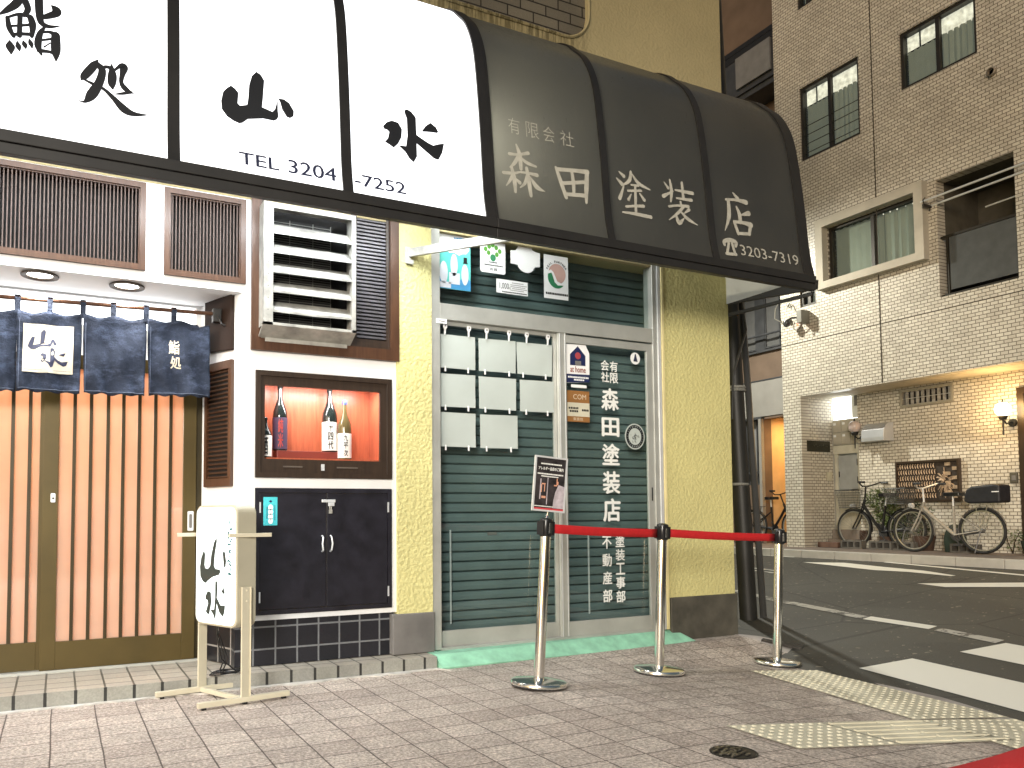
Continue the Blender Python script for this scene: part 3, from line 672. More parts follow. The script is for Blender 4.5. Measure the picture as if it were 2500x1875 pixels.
# brush strokes (x, z, width) and outlines (x, z) measured on the awnings
GL={"sushi":[[[-.2025,3.7,.026],[-.2319,3.6237,.0322],[-.2701,3.5748,.0242],[-.3027,3.5413,.0087]],[[-.2044,3.6621,.0292],[-.1829,3.6057,.0246],[-.1991,3.5638,.0167]],[[-.27,3.5313,.0162],[-.2608,3.4781,.0211],[-.2413,3.4383,.0149]],[[-.2689,3.5331,.01],[-.219,3.565,.0141],[-.1705,3.5652,.0194]],[[-.1704,3.5615,.0245],[-.1597,3.5212,.0266],[-.1624,3.4584,.0139]],[[-.2159,3.5549,.0191],[-.2162,3.4474,.0188]],[[-.2566,3.4884,.01],[-.1666,3.5214,.0127]],[[-.2471,3.4457,.0149],[-.2052,3.4604,.015],[-.1598,3.4704,.0164]],[[-.2575,3.4108,.005],[-.2539,3.3791,.0334],[-.2496,3.3421,.0074]],[[-.2251,3.417,.0037],[-.2194,3.3907,.0212],[-.2132,3.3659,.005]],[[-.1999,3.4268,.0038],[-.1926,3.4064,.0201],[-.1865,3.3857,.005]],[[-.1741,3.4438,.0038],[-.1656,3.4195,.0189],[-.1593,3.396,.005]],[[-.1365,3.7215,.0303],[-.1323,3.6104,.0301],[-.1222,3.5465,.0244],[-.0859,3.534,.0167],[-.0363,3.5516,.004]],[[-.0795,3.6554,.004],[-.0585,3.6371,.0332],[-.0534,3.6184,.0305],[-.0842,3.5954,.0263],[-.1101,3.5785,.0196]],[[-.1033,3.529,.0077],[-.1256,3.485,.0216],[-.134,3.4191,.0266],[-.1175,3.3708,.0089]],[[-.1188,3.4919,.0102],[-.0853,3.5035,.0141],[-.0559,3.4954,.0258]],[[-.0559,3.494,.0322],[-.0543,3.4091,.0347],[-.0522,3.353,.0051]],[[-.1236,3.4466,.0095],[-.073,3.4693,.0115]],[[-.1294,3.3901,.019],[-.0832,3.3956,.014],[-.054,3.3914,.0192]],[[-.1068,3.4146,.0064],[-.0795,3.4447,.0051]]],"sho":[[[.1381,3.4106,.0079],[.1202,3.377,.0317],[.0777,3.3086,.03],[.0636,3.2851,.0065]],[[.0659,3.2935,.0065],[.1203,3.2751,.0144],[.1691,3.26,.0145],[.2186,3.2182,.0226],[.2686,3.1703,.0348],[.3188,3.156,.0202],[.3916,3.1684,.0014]],[[.1341,3.3879,.0265],[.1606,3.3623,.0292],[.1474,3.2905,.033],[.112,3.2138,.0392],[.0796,3.1684,.0117],[.0426,3.1736,.0013]],[[.1495,3.3703,.0166],[.18,3.3855,.0147],[.1997,3.3834,.0174]],[[.2045,3.4042,.0067],[.2087,3.3494,.0334],[.2068,3.2982,.0307],[.2107,3.2718,.0093]],[[.211,3.366,.008],[.248,3.4091,.0175],[.2637,3.4037,.0325],[.2565,3.3617,.0216],[.2519,3.3168,.0175],[.2727,3.2857,.0242],[.3118,3.269,.0041]],[[.2991,3.2732,.0135],[.2555,3.2553,.0121],[.2135,3.2414,.0013]]],"mori":[[[2.5841,3.4049,.0171],[2.6533,3.4138,.0134],[2.7294,3.4385,.0194]],[[2.6411,3.4799,.0096],[2.6629,3.4103,.0249],[2.6662,3.3163,.0191]],[[2.6579,3.4093,.0211],[2.6193,3.3474,.019],[2.5827,3.3115,.0057]],[[2.6671,3.4003,.0077],[2.7096,3.3701,.0193],[2.7834,3.3549,.0117]],[[2.5313,3.2649,.0169],[2.6045,3.2747,.0151],[2.6546,3.2916,.0095]],[[2.5938,3.3173,.0151],[2.6099,3.2382,.0246],[2.6125,3.148,.0151]],[[2.602,3.2653,.0189],[2.5765,3.2185,.015],[2.5479,3.1804,.0056]],[[2.6216,3.2387,.0095],[2.6495,3.2172,.0209]],[[2.6596,3.2926,.0114],[2.7242,3.2961,.0135],[2.786,3.2945,.0213]],[[2.7086,3.3292,.0173],[2.7202,3.2413,.0249],[2.729,3.1424,.0191]],[[2.7133,3.2832,.0192],[2.6891,3.222,.0172],[2.6501,3.1834,.0057]],[[2.7324,3.2724,.0058],[2.7779,3.2115,.027],[2.8388,3.1911,.0039]]],"ta":[[[2.9415,3.3825,.0139],[2.9686,3.3067,.0238],[3.0105,3.1821,.0218]],[[2.955,3.3704,.0219],[3.0904,3.3877,.0202],[3.2003,3.3979,.0267]],[[3.1961,3.399,.0246],[3.1827,3.282,.0285],[3.1734,3.1741,.0162]],[[3.0688,3.3816,.0181],[3.077,3.2902,.0221],[3.0736,3.2109,.018]],[[2.9891,3.2774,.0199],[3.1644,3.3178,.0204]],[[3.0123,3.2044,.0199],[3.1722,3.2222,.0223]]],"nuru":[[[3.4746,3.4552,.0085],[3.5127,3.4288,.0235]],[[3.447,3.4018,.0085],[3.4868,3.3709,.0233]],[[3.4623,3.2564,.0232],[3.4936,3.3242,.0148],[3.5098,3.3753,.0064]],[[3.5787,3.4736,.0151],[3.5581,3.4037,.0214],[3.4849,3.3514,.0042]],[[3.5886,3.458,.0086],[3.638,3.3994,.0216],[3.7374,3.369,.0087]],[[3.5724,3.3754,.0107],[3.636,3.3795,.0151]],[[3.5389,3.3248,.0128],[3.6558,3.3463,.0151]],[[3.6069,3.376,.0151],[3.6012,3.2619,.0193]],[[3.5653,3.3037,.0064],[3.5383,3.2604,.0191]],[[3.6418,3.3223,.0086],[3.6781,3.2804,.0216]],[[3.5135,3.2034,.0148],[3.5913,3.2207,.0149],[3.6673,3.232,.0194]],[[3.5989,3.2615,.0171],[3.5942,3.1694,.0192]],[[3.4773,3.1562,.0105],[3.5911,3.1612,.0192],[3.725,3.1605,.0216]]],"sou":[[[3.8793,3.4526,.0067],[3.9114,3.4159,.0201]],[[3.9341,3.4799,.0135],[3.9406,3.3965,.0224],[3.9267,3.3146,.0134]],[[3.8615,3.3445,.0244],[3.9064,3.3704,.0156],[3.958,3.3996,.0067]],[[3.9775,3.4112,.0113],[4.0574,3.4128,.0182],[4.142,3.4151,.023]],[[4.0463,3.4781,.0182],[4.0484,3.3561,.0204]],[[3.9828,3.3494,.0112],[4.1253,3.3577,.0206]],[[4.0167,3.3255,.0158],[4.022,3.2965,.0158]],[[3.9053,3.2733,.0155],[3.9949,3.2948,.0135],[4.0879,3.303,.0204]],[[4.0439,3.2954,.0181],[3.9753,3.229,.0179],[3.8939,3.1691,.0044]],[[3.9624,3.2219,.0112],[3.9859,3.1616,.029],[4.04,3.2071,.0045]],[[4.003,3.2585,.009],[4.0705,3.2053,.0226],[4.1597,3.173,.0068]],[[4.0913,3.2786,.0204],[4.0375,3.2395,.0068]]],"ten":[[[4.5541,3.4939,.0103],[4.5949,3.4565,.0294]],[[4.4729,3.4273,.0153],[4.5834,3.4418,.019],[4.6811,3.4404,.0332]],[[4.4962,3.4263,.0239],[4.4888,3.296,.0289],[4.4342,3.1759,.005]],[[4.5742,3.3859,.0138],[4.5991,3.3293,.0293],[4.6003,3.2665,.0258]],[[4.6259,3.3301,.0121],[4.6964,3.3532,.0331]],[[4.5361,3.2611,.0205],[4.567,3.1727,.0256]],[[4.5455,3.2612,.0205],[4.6271,3.2672,.0207],[4.7082,3.2618,.0348]],[[4.7052,3.2613,.0261],[4.6811,3.1832,.0225]],[[4.567,3.1727,.0188],[4.6853,3.1861,.0207]]],"tp":[[[4.4098,3.0589,.019],[4.4115,3.0854,.0225],[4.4722,3.1063,.0262],[4.5308,3.0967,.0246],[4.5231,3.0652,.021]],[[4.4559,3.0774,.0191],[4.421,2.9897,.0189]],[[4.4899,3.0827,.0192],[4.5021,2.9981,.0191]],[[4.4111,2.9867,.0189],[4.5108,2.9957,.0191]]],"yama":[[[.811,3.4397],[.8355,3.4249],[.8515,3.4056],[.8466,3.3426],[.8592,3.3317],[.8984,3.3457],[.9038,3.3795],[.9107,3.4669],[.9258,3.5255],[.9518,3.5589],[.9769,3.5467],[.996,3.5158],[.9862,3.3994],[.9811,3.3512],[1.0392,3.3375],[1.0542,3.3567],[1.0701,3.4195],[1.0703,3.3486],[1.0741,3.3181],[1.0642,3.2962],[1.0456,3.2841],[.9873,3.2841],[.9009,3.2613],[.8722,3.2332],[.8545,3.2254],[.823,3.2336],[.7883,3.2523],[.7608,3.2879],[.7571,3.3366],[.7687,3.393],[.7863,3.4165]],[[1.0717,3.4263],[1.1073,3.4285],[1.1368,3.4118],[1.1622,3.3701],[1.16,3.3378],[1.1387,3.3211],[1.1202,3.3247],[1.0949,3.3623],[1.0832,3.4069]]],"mizu":[[[1.7067,3.4008],[1.7313,3.4314],[1.7656,3.4493],[1.8077,3.4445],[1.83,3.4073],[1.8253,3.3557],[1.8021,3.3087],[1.7712,3.2755],[1.7465,3.2886],[1.7137,3.3024],[1.7356,3.3279],[1.7457,3.3718],[1.7335,3.3817],[1.7111,3.3851]],[[1.85,3.5347],[1.868,3.5477],[1.8975,3.5373],[1.9265,3.5055],[1.9255,3.4285],[1.9273,3.3905],[2.0025,3.3556],[2.0372,3.3459],[2.0735,3.3622],[2.1125,3.3748],[2.0976,3.3114],[2.0682,3.2566],[2.0374,3.2606],[1.9737,3.3027],[1.9247,3.3348],[1.9234,3.25],[1.9,3.2074],[1.8708,3.2267],[1.8468,3.2637],[1.8016,3.2986],[1.8528,3.3027],[1.8644,3.3726],[1.8649,3.4829],[1.8534,3.5143]],[[1.96,3.4207],[1.9901,3.4642],[2.0241,3.4934],[2.0612,3.4715],[2.0759,3.4445],[2.0682,3.4342],[2.0148,3.4294]]]}
# ================================================================== AWNINGS
PROF = [(-.93, 2.925), (-.89, 3.12), (-.85, 3.54), (-.80, 3.93), (-.75, 4.15), (-.66, 4.33), (-.55, 4.45), (-.42, 4.57), (-.19, 4.69), (-.01, 4.745)]
def smooth_prof(P, k=4):
    out = []; q = [P[0]]+P+[P[-1]]
    for i in range(1, len(q)-2):
        for t in range(k):
            t /= k; a, b, c, d = q[i-1:i+3]
            out.append(tuple(.5*(2*b[j]+(c[j]-a[j])*t+(2*a[j]-5*b[j]+4*c[j]-d[j])*t*t+(3*b[j]-a[j]-3*c[j]+d[j])*t**3) for j in (0, 1)))
    return out+[P[-1]]
SPR = smooth_prof(PROF)
def yaw_(z):
    for (y0, z0), (y1, z1) in zip(SPR, SPR[1:]):
        if z0 <= z <= z1: return y0+(y1-y0)*(z-z0)/(z1-z0)
    return SPR[0][0]
AW = lambda u, v, e=0: (u, yaw_(v)-.005-e, v)
def skin(x0, x1, off, th):
    m = MB(); n = len(SPR); vs = []
    for x in (x0, x1):
        for o_ in (off, off-th):
            for i, (y, z) in enumerate(SPR):
                a = SPR[max(i-1, 0)]; b = SPR[min(i+1, n-1)]; ty, tz = b[0]-a[0], b[1]-a[1]; l = math.hypot(ty, tz)
                vs.append((x, y-tz/l*o_, z+ty/l*o_))
    f = []
    for i in range(n-1):
        f += [(i, i+1, 2*n+i+1, 2*n+i), (n+i, 3*n+i, 3*n+i+1, n+i+1), (i, n+i, n+i+1, i+1), (2*n+i, 2*n+i+1, 3*n+i+1, 3*n+i)]
    f += [(0, 2*n, 3*n, n), (n-1, 2*n-1, 4*n-1, 3*n-1)]
    return m.add(vs, f)
def awning(name, label, x0, x1, ribs, pm, lit, loc):
    t = thing(name, label, 'awning', loc)
    ed = [x0]+[r for a, b in ribs for r in (a, b)]+[x1]
    for a, b in zip(ed[0::2], ed[1::2]):
        if b-a > .05: skin(a, b, 0, .004).build('awning_panel', pm, t, smooth=True)
    for a, b in ribs: skin(a, b, .012, .03).build('awning_rib', BARK, t, smooth=True)
    m = MB(); m.box(x0, x1, -.955, -.915, 2.868, 2.927).box(x0, x1, -.945, -.90, 2.812, 2.866); m.build('front_bar', BARK, t, bevel=.004)
    return t
wa = awning('lit_awning', 'glowing white backlit awning with black brush lettering', -2.4, 2.443, [(-1.55, -1.48), (-.68, -.61), (.478, .541), (1.436, 1.498), (2.374, 2.443)], AWW, True, (0, -.4, 2.9))
wa['label'] = 'glowing white backlit awning with large black brush lettering'
for k in ('sushi', 'sho'):
    m = MB()
    for i, st_ in enumerate(GL[k]): stroke(m, [(a, b, c*1.28) for a, b, c in st_], AW, i)
    m.build('brush_character', INK, wa)
for k in ('yama', 'mizu'):
    m = MB()
    for po in GL[k]: m.face([AW(u, v, .001) for u, v in po])
    m.build('brush_character', INK, wa)
# the number is set a little askew, as painted
for tx, a, b, c, d in (('TEL', .848, 1.071, 2.984, 3.060), ('3204', 1.120, 1.403, 2.983, 3.070), ('-7252', 1.512, 1.836, 2.982, 3.062)):
    m = MB(); write(m, tx, a, b, c, d, AW, .014); m.build('phone_lettering', INKB, wa)
m = MB(); m.tube([(-2.3, -.42, 3.25), (2.3, -.42, 3.25)], .014, 8); m.build('fluorescent_tube', emit('tube_glow', (.95, .98, 1), 16), wa)
def area(name, loc, aim, sx, sy, power, col, parent=None):
    l = bpy.data.lights.new(name, 'AREA'); l.shape = 'RECTANGLE'; l.size = sx; l.size_y = sy; l.energy = power; l.color = col
    o = bpy.data.objects.new(name, l); C.objects.link(o)
    d = Vector(aim)-Vector(loc); o.rotation_euler = d.to_track_quat('-Z', 'X' if sx < sy else 'Y').to_euler()
    if parent: o.parent = parent
    o.location = Vector(loc)-woff(parent); return o
area('awning_tube_lamp', (0, -.45, 3.10), (0, -.20, 2.0), 4.4, .05, 38, (.90, .96, 1.0), wa)
area('awning_spill_fill', (2.32, -.42, 3.45), (3.4, -.75, 3.35), .3, .6, 22, (.95, .97, .92), wa)  # added fill, unseen: brightens the dark awning panels from inside
da = awning('dark_awning', 'unlit charcoal awning with pale painted lettering at the corner', 2.445, 5.325, [(2.445, 2.462), (3.322, 3.375), (4.268, 4.328), (5.22, 5.325)], AWB, False, (3.9, -.4, 2.9))
for k in ('mori', 'ta', 'nuru', 'sou', 'ten', 'tp'):
    m = MB()
    for i, st_ in enumerate(GL[k]): stroke(m, [(a, b, c*1.3) for a, b, c in st_], AW, i % 14)
    m.build('painted_character' if k != 'tp' else 'telephone_mark', CREAM, da)
for ch, (a, b) in zip('有限会社', ((2.592, 2.678), (2.726, 2.824), (2.862, 2.948), (2.998, 3.106))): m = MB(); write(m, ch, a, b, 3.555, 3.665, AW, -.012); m.build('small_character', CREAM, da)
m = MB(); write(m, '3203-7319', 4.565, 5.185, 3.0, 3.085, AW, .0); m.build('phone_lettering', CREAM, da)
m = MB(); m.prism([(y, z) for y, z in SPR]+[(-.01, 2.95), (-.02, 2.925)], lambda u, v, d: (d, u, v), 5.312, 5.318); m.build('end_panel', translucent('white_awning_end', (.85, .85, .80)), da)
m = MB(); m.obox((5.335, -.95, 2.86), (5.335, .02, 2.965), .035, .075).obox((5.34, -.90, 2.80), (5.34, 0.0, 2.83), .022, .03); m.build('end_bar', BARK, da, bevel=.004)
m = MB(); m.obox((2.235, -.02, 2.955), (2.66, -.90, 2.872), .022, .062); m.box(2.205, 2.245, -.032, -.021, 2.872, 2.995).box(2.215, 2.262, -.045, -.02, 2.868, 2.90); m.build('support_arm', GALV, da, bevel=.002)

# ================================================================== VENT HOOD
vh = thing('vent_hood', 'weathered galvanised louvred exhaust hood on the brown framed window', 'vent hood', (1.47, -.05, 2.3))
f = MB(); f.box(1.158, 1.222, -.15, -.148, 2.30, 3.11).box(1.158, 1.16, -.15, .0, 2.30, 3.11).box(1.762, 1.79, -.15, -.148, 2.30, 3.11).box(1.788, 1.79, -.15, .0, 2.30, 3.11).box(1.222, 1.762, -.15, -.148, 3.075, 3.11).box(1.16, 1.788, -.148, 0, 3.107, 3.11)
f.box(1.22, 1.224, -.147, -.04, 2.30, 3.105).box(1.76, 1.764, -.147, -.04, 2.30, 3.105)
f.add([(1.158, -.15, 2.30), (1.79, -.15, 2.30), (1.79, -.15, 2.318), (1.158, -.15, 2.318), (1.158, -.02, 2.235), (1.79, -.02, 2.235), (1.79, -.02, 2.25), (1.158, -.02, 2.25)], [(0, 1, 2, 3), (4, 5, 1, 0), (3, 2, 6, 7), (4, 0, 3, 7), (1, 5, 6, 2)])
f.box(1.20, 1.765, -.032, -.028, 2.215, 2.262)
f.build('hood_frame', GALV, vh)
for k, z in enumerate((2.955, 2.825, 2.695, 2.565, 2.435)):
    m = MB(); s_ = .006 if k == 4 else 0
    for a, b, d0, d1 in ((1.224, 1.50, 0, -s_), (1.50, 1.762, -s_, 0)):
        m.add([(a, -.142, z-.046+d0), (b, -.142, z-.046+d1), (b, -.142, z-.032+d1), (a, -.142, z-.032+d0), (a, -.135, z-.028+d0), (b, -.135, z-.028+d1), (b, -.05, z+.045), (a, -.05, z+.045), (b, -.05, z+.04), (a, -.05, z+.04)],
              [(0, 1, 2, 3), (3, 2, 5, 4), (4, 5, 6, 7), (0, 9, 8, 1), (7, 6, 8, 9)])
    m.build('hood_louvre', GALV, vh)
m = MB()
for k in range(22): m.box(1.16+.003, 1.21, -.1525, -.1505, 2.33+k*.0, 2.33) if False else None
for z in [2.32+.078*k for k in range(11)]: m.lathe((1.19, -.150, z), [(.004, -.003), (.003, 0)], 6, 'y')
m.build('rivets', PLG, vh)
m = MB(); m.box(1.23, 1.66, -.02, -.015, 2.32, 3.05)
m.build('hood_back', DARKV, vh)
m = MB()
for z in [2.34+.016*k for k in range(44)]: m.box(1.24, 1.65, -.026, -.0235, z, z+.003)
for x in (1.24, 1.36, 1.52, 1.645): m.box(x, x+.005, -.028, -.0265, 2.32, 3.05)
m.build('fan_guard', simple('guard_wire', (.10, .10, .09), .5, .4), vh)

# ================================================================== PORCH: curtain pole, noren, lamps
m = MB(); PY = .20
m.tube([(-2.35, PY, 2.35), (-.30, PY, 2.392), (.97, PY, 2.42)], .013, 10); cp = tag(m.build('curtain_pole', wood('pole_wood', (.05, .022, .012), (.11, .05, .026), .35)), 'brown wooden pole carrying the blue shop curtain across the porch', 'curtain pole')
m = MB(); m.box(.90, .955, PY-.03, PY+.03, 2.36, 2.45).tube([(.93, PY-.03, 2.40), (.95, PY-.06, 2.34), (.975, PY-.06, 2.33)], .008, 6); m.build('pole_bracket', BARK, cp, bevel=.004)
nr = thing('shop_curtain', 'faded indigo split curtain with a cream patch and lettering across the porch', 'curtain', (.25, PY, 2.0))
PY2 = PY-.002
def fold(u, v, seed):
    """depth of the hanging cloth"""
    t = (2.33-v)/.5
    a = .016*math.sin(u*17+seed)*t + .014*math.sin(u*41+seed*2+v*5)*(.35+.65*t) + .010*math.sin((u*11-v*19)+seed*3) + .006*math.sin(u*70+v*30+seed)*t
    return PY2-.018-.022*t*math.sin(max(0, min(1, (u-seedx[seed][0])/(seedx[seed][1]-seedx[seed][0])))*PI)+a
def sag(u, z0):
    return z0-.016*abs(math.sin((u-.02)/.19*PI/2*1.0))
panels = [(-1.0, -.62, 1.815), (-.612, -.247, 1.820), (-.243, .110, 1.826), (.120, .482, 1.832), (.500, .884, 1.846)]
seedx = {k: p[:2] for k, p in enumerate(panels)}
slit = {0: (1.0, 1.0), 1: (1.0, 1.0), 2: (1.0, 2.10), 3: (2.12, 2.20), 4: (2.20, 0)}
for k, (a, b, zb) in enumerate(panels):
    m = MB(); nu, nv = 30, 24; vs = []
    for j in range(nv+1):
        t = j/nv
        for i_ in range(nu+1):
            s_ = i_/nu
            zt = 2.325+.030*(a+s_*(b-a)) - .018*math.sin(s_*PI*2)**2 - (.02 if k == 4 and s_ > .8 else 0)
            v = zt+(zb-zt)*t
            # slits open towards the hem
            ga = .010*max(0, (t-.35)) if k in (3, 4) else 0; gb = .012*max(0, (t-.35)) if k in (2, 3) else 0
            top = 0.008*(1-t) if k in (3,) else 0
            u = a-(.008*(1-t) if k == 4 else 0.004*(1-t))+ga+(b+(.010*(1-t) if k == 3 else .004*(1-t))-gb-a-ga)*s_
            vs.append((u, fold(u, v, k), v+.006*math.sin(u*60)*(t > .99)))
    m.add(vs, [(j*(nu+1)+i_, j*(nu+1)+i_+1, (j+1)*(nu+1)+i_+1, (j+1)*(nu+1)+i_) for j in range(nv) for i_ in range(nu)])
    o = m.build('cloth_panel', DENIM, nr, smooth=True)
    sm_ = o.modifiers.new('thickness', 'SOLIDIFY'); sm_.thickness = .002
    hm = MB()
    for z in (zb+.016,):
        hm.tube([(a+.01+(b-a-.02)*q/24, fold(a+.01+(b-a-.02)*q/24, z, k)-.002, z) for q in range(25)], .0022, 4)
    if k >= 2: hm.tube([(a+.012, fold(a+.012, zb+.02+(.42)*q/20, k)-.0015, zb+.02+.42*q/20) for q in range(21)], .0018, 4)
    hm.build('hem', STITCH, o)
for x in (-.62, -.245, -.070, .115, .290, .485, .655):
    m = MB(); zz = 2.36+.036*x+.02
    pz = 2.35+(2.42-2.35)*(x+2.35)/3.32
    m.box(x-.016, x+.016, PY-.018, PY-.015, 2.30+.03*x, pz+.004).box(x-.016, x+.016, PY+.015, PY+.018, 2.31, pz+.004).box(x-.016, x+.016, PY-.018, PY+.018, pz+.0135, pz+.017)
    m.build('loop', DENIM, nr)
pf = lambda u, v, e=0: (u, fold(u, v, 2)-.006-e, v)
m = MB(); nu = nv = 10; vs = []
for j in range(nv+1):
    for i_ in range(nu+1):
        s_, t = i_/nu, j/nv; u = -.210+.274*s_-.002*t; v = 2.236+.010*s_*.5-(.297)*t; vs.append(pf(u, v))
m.add(vs, [(j*(nu+1)+i_, j*(nu+1)+i_+1, (j+1)*(nu+1)+i_+1, (j+1)*(nu+1)+i_) for j in range(nv) for i_ in range(nu)])
pt = m.build('patch', simple('cream_linen', (.60, .55, .44), .9, amt=.12, scale=25, bump=.2, bscale=120), nr, smooth=True)
m = MB(); bx = lambda x, y: (-.2205+(x-225)*.000593, 2.2425-(y-350)*.000592)
yam = [(290, 560), (320, 490), (348, 490), (338, 545), (330, 575), (395, 558), (403, 440), (430, 410), (448, 430), (432, 545), (485, 552), (500, 505), (520, 500), (550, 545), (545, 565), (520, 560), (515, 530), (490, 585), (400, 590), (350, 620), (310, 620), (283, 590)]
m.face([pf(*bx(*p), .002) for p in yam])
for po in ([(395, 685), (420, 655), (455, 670), (455, 710), (425, 755), (400, 745), (425, 710), (420, 690)], [(490, 600), (520, 595), (535, 630), (530, 690), (560, 720), (600, 735), (655, 725), (640, 770), (610, 780), (565, 755), (530, 725), (515, 790), (495, 805), (475, 770), (430, 730), (490, 745)], [(565, 665), (600, 640), (635, 640), (615, 675)]):
    m.face([pf(*bx(*p), .002) for p in po])
for z in (2.225, 1.955): m.obox(pf(-.20, z, .001), pf(.05, z+.004, .001), .0012, .002)
for x in (-.198, .048): m.obox(pf(x, 2.226, .001), pf(x, 1.956, .001), .0012, .002)
m.build('patch_lettering', INKB, pt)
m = MB(); lf4 = lambda u, v, e=0: (u, fold(u, v, 4)-.004-e, v)
write(m, '鮨', .622, .688, 2.118, 2.212, lf4, .012); write(m, '処', .632, .700, 2.022, 2.105, lf4, .02); m.build('curtain_lettering', simple('cream_dye', (.62, .56, .42), .8), nr)
for x, y in ((-.127, .125), (.364, .15)):
    dl = MB(); dl.lathe((x, y, 2.532), [(.075, .001), (.098, .0), (.106, -.006), (.104, -.014), (.088, -.016), (.072, -.008), (.070, .001)], 32)
    o = tag(dl.build('downlight', simple('brown_ring', (.05, .036, .026), .6), None, smooth=True, loc=(x, y, 2.53)), 'round recessed downlight in the porch ceiling, '+('the outer one on the left' if x < 0 else 'the one nearer the splayed wall'), 'downlight', 'porch ceiling downlights')
    m = MB(); m.lathe((x, y, 2.5305), [(0, 0), (.071, 0), (.071, .001)], 24); m.build('lamp_disc', emit('downlight_glow', (1, .97, .9), 14), o)
    l = bpy.data.lights.new('downlight_lamp', 'SPOT'); l.energy = 15; l.spot_size = R(130); l.spot_blend = .6; l.shadow_soft_size = .05; l.color = (1, .95, .88)
    lo = bpy.data.objects.new('downlight_lamp', l); C.objects.link(lo); lo.parent = o; lo.location = (0, 0, -.03)
l = bpy.data.lights.new('room_lamp', 'AREA'); l.energy = 56; l.size = 1.2; l.color = (1, .57, .32)
lo = bpy.data.objects.new('room_lamp', l); C.objects.link(lo); lo.parent = cb; lo.location = Vector((-.2, 1.15, 2.82))-woff(cb)
area('case_lamp_light', (1.61, .06, 1.942), (1.61, .18, 1.6), .75, .03, 4.6, (1, .97, .94), cb)

# ================================================================== SAKE BOTTLES
def bottle(name, label, x, y, z, h, r, gm, lm, txt, tm, cap, lab):
    t = thing(name, label, 'bottle', (x, y, z), 'sake bottles in the show window')
    pr = [(r*.9, 0), (r, .006), (r, h*.52), (r*.93, h*.60), (r*.62, h*.70), (r*.36, h*.79), (r*.30, h*.93), (r*.34, h*.935), (r*.34, h*.985), (0, h)]
    m = MB(); m.lathe((x, y, z), pr, 24); b = m.build('bottle_body', gm, t, smooth=True)
    m = MB(); m.lathe((x, y, z), [(r*.36, h*.93), (r*.37, h*.99), (r*.3, h*1.003), (0, h*1.005)], 16); m.build('bottle_cap', cap, t, smooth=True)
    m = MB(); n = 16; a0, a1 = R(-200), R(20); vs = []
    for zz in (z+h*lab[0], z+h*lab[1]): vs += [(x+(r+.0008)*math.cos(a0+(a1-a0)*k/n), y+(r+.0008)*math.sin(a0+(a1-a0)*k/n), zz) for k in range(n+1)]
    m.add(vs, [(k, k+1, n+2+k, n+1+k) for k in range(n)]); lb = m.build('bottle_label', lm, t, smooth=True)
    def cyl(u, v, e=0): a = R(-108)+u/r; return (x+(r+.0018+e)*math.cos(a), y+(r+.0018+e)*math.sin(a), v)
    m = MB(); zt = z+h*lab[1]-.008; cw = r*.62; chh = (h*(lab[1]-lab[0])-.014)/len(txt)
    for k, ch in enumerate(txt): write(m, ch, -cw*.3, cw*.8, zt-(k+1)*chh+.003, zt-k*chh, cyl, .03)
    m.build('label_lettering', tm, lb)
DKG = simple('dark_bottle_glass', (.010, .014, .013), .08, amt=.1); BRG = simple('brown_bottle_glass', (.10, .075, .03), .08, amt=.1)
PURP = simple('purple_label', (.05, .03, .07), .6); WHL = simple('white_label', (.80, .80, .76), .7)
bottle('sake_bottle', 'tall dark sake bottle with a purple and red label on the plinth', 1.352, .17, 1.509, .452, .050, DKG, PURP, '純米', simple('red_print', (.45, .05, .04), .6), DKG, (.02, .50))
bottle('sake_bottle', 'tall dark sake bottle with a white label in the middle of the case', 1.705, .17, 1.509, .455, .054, DKG, WHL, '十四代', INK, DKG, (.02, .46))
bottle('sake_bottle', 'shorter brown sake bottle with a white label at the right', 1.797, .115, 1.453, .42, .048, BRG, WHL, '九平次', INK, simple('blue_cap', (.03, .05, .16), .4), (.03, .44))
bottle('sake_bottle', 'short dark sake bottle with a white label half hidden at the left edge', 1.232, .085, 1.453, .27, .044, DKG, WHL, '酒', INK, DKG, (.03, .55))
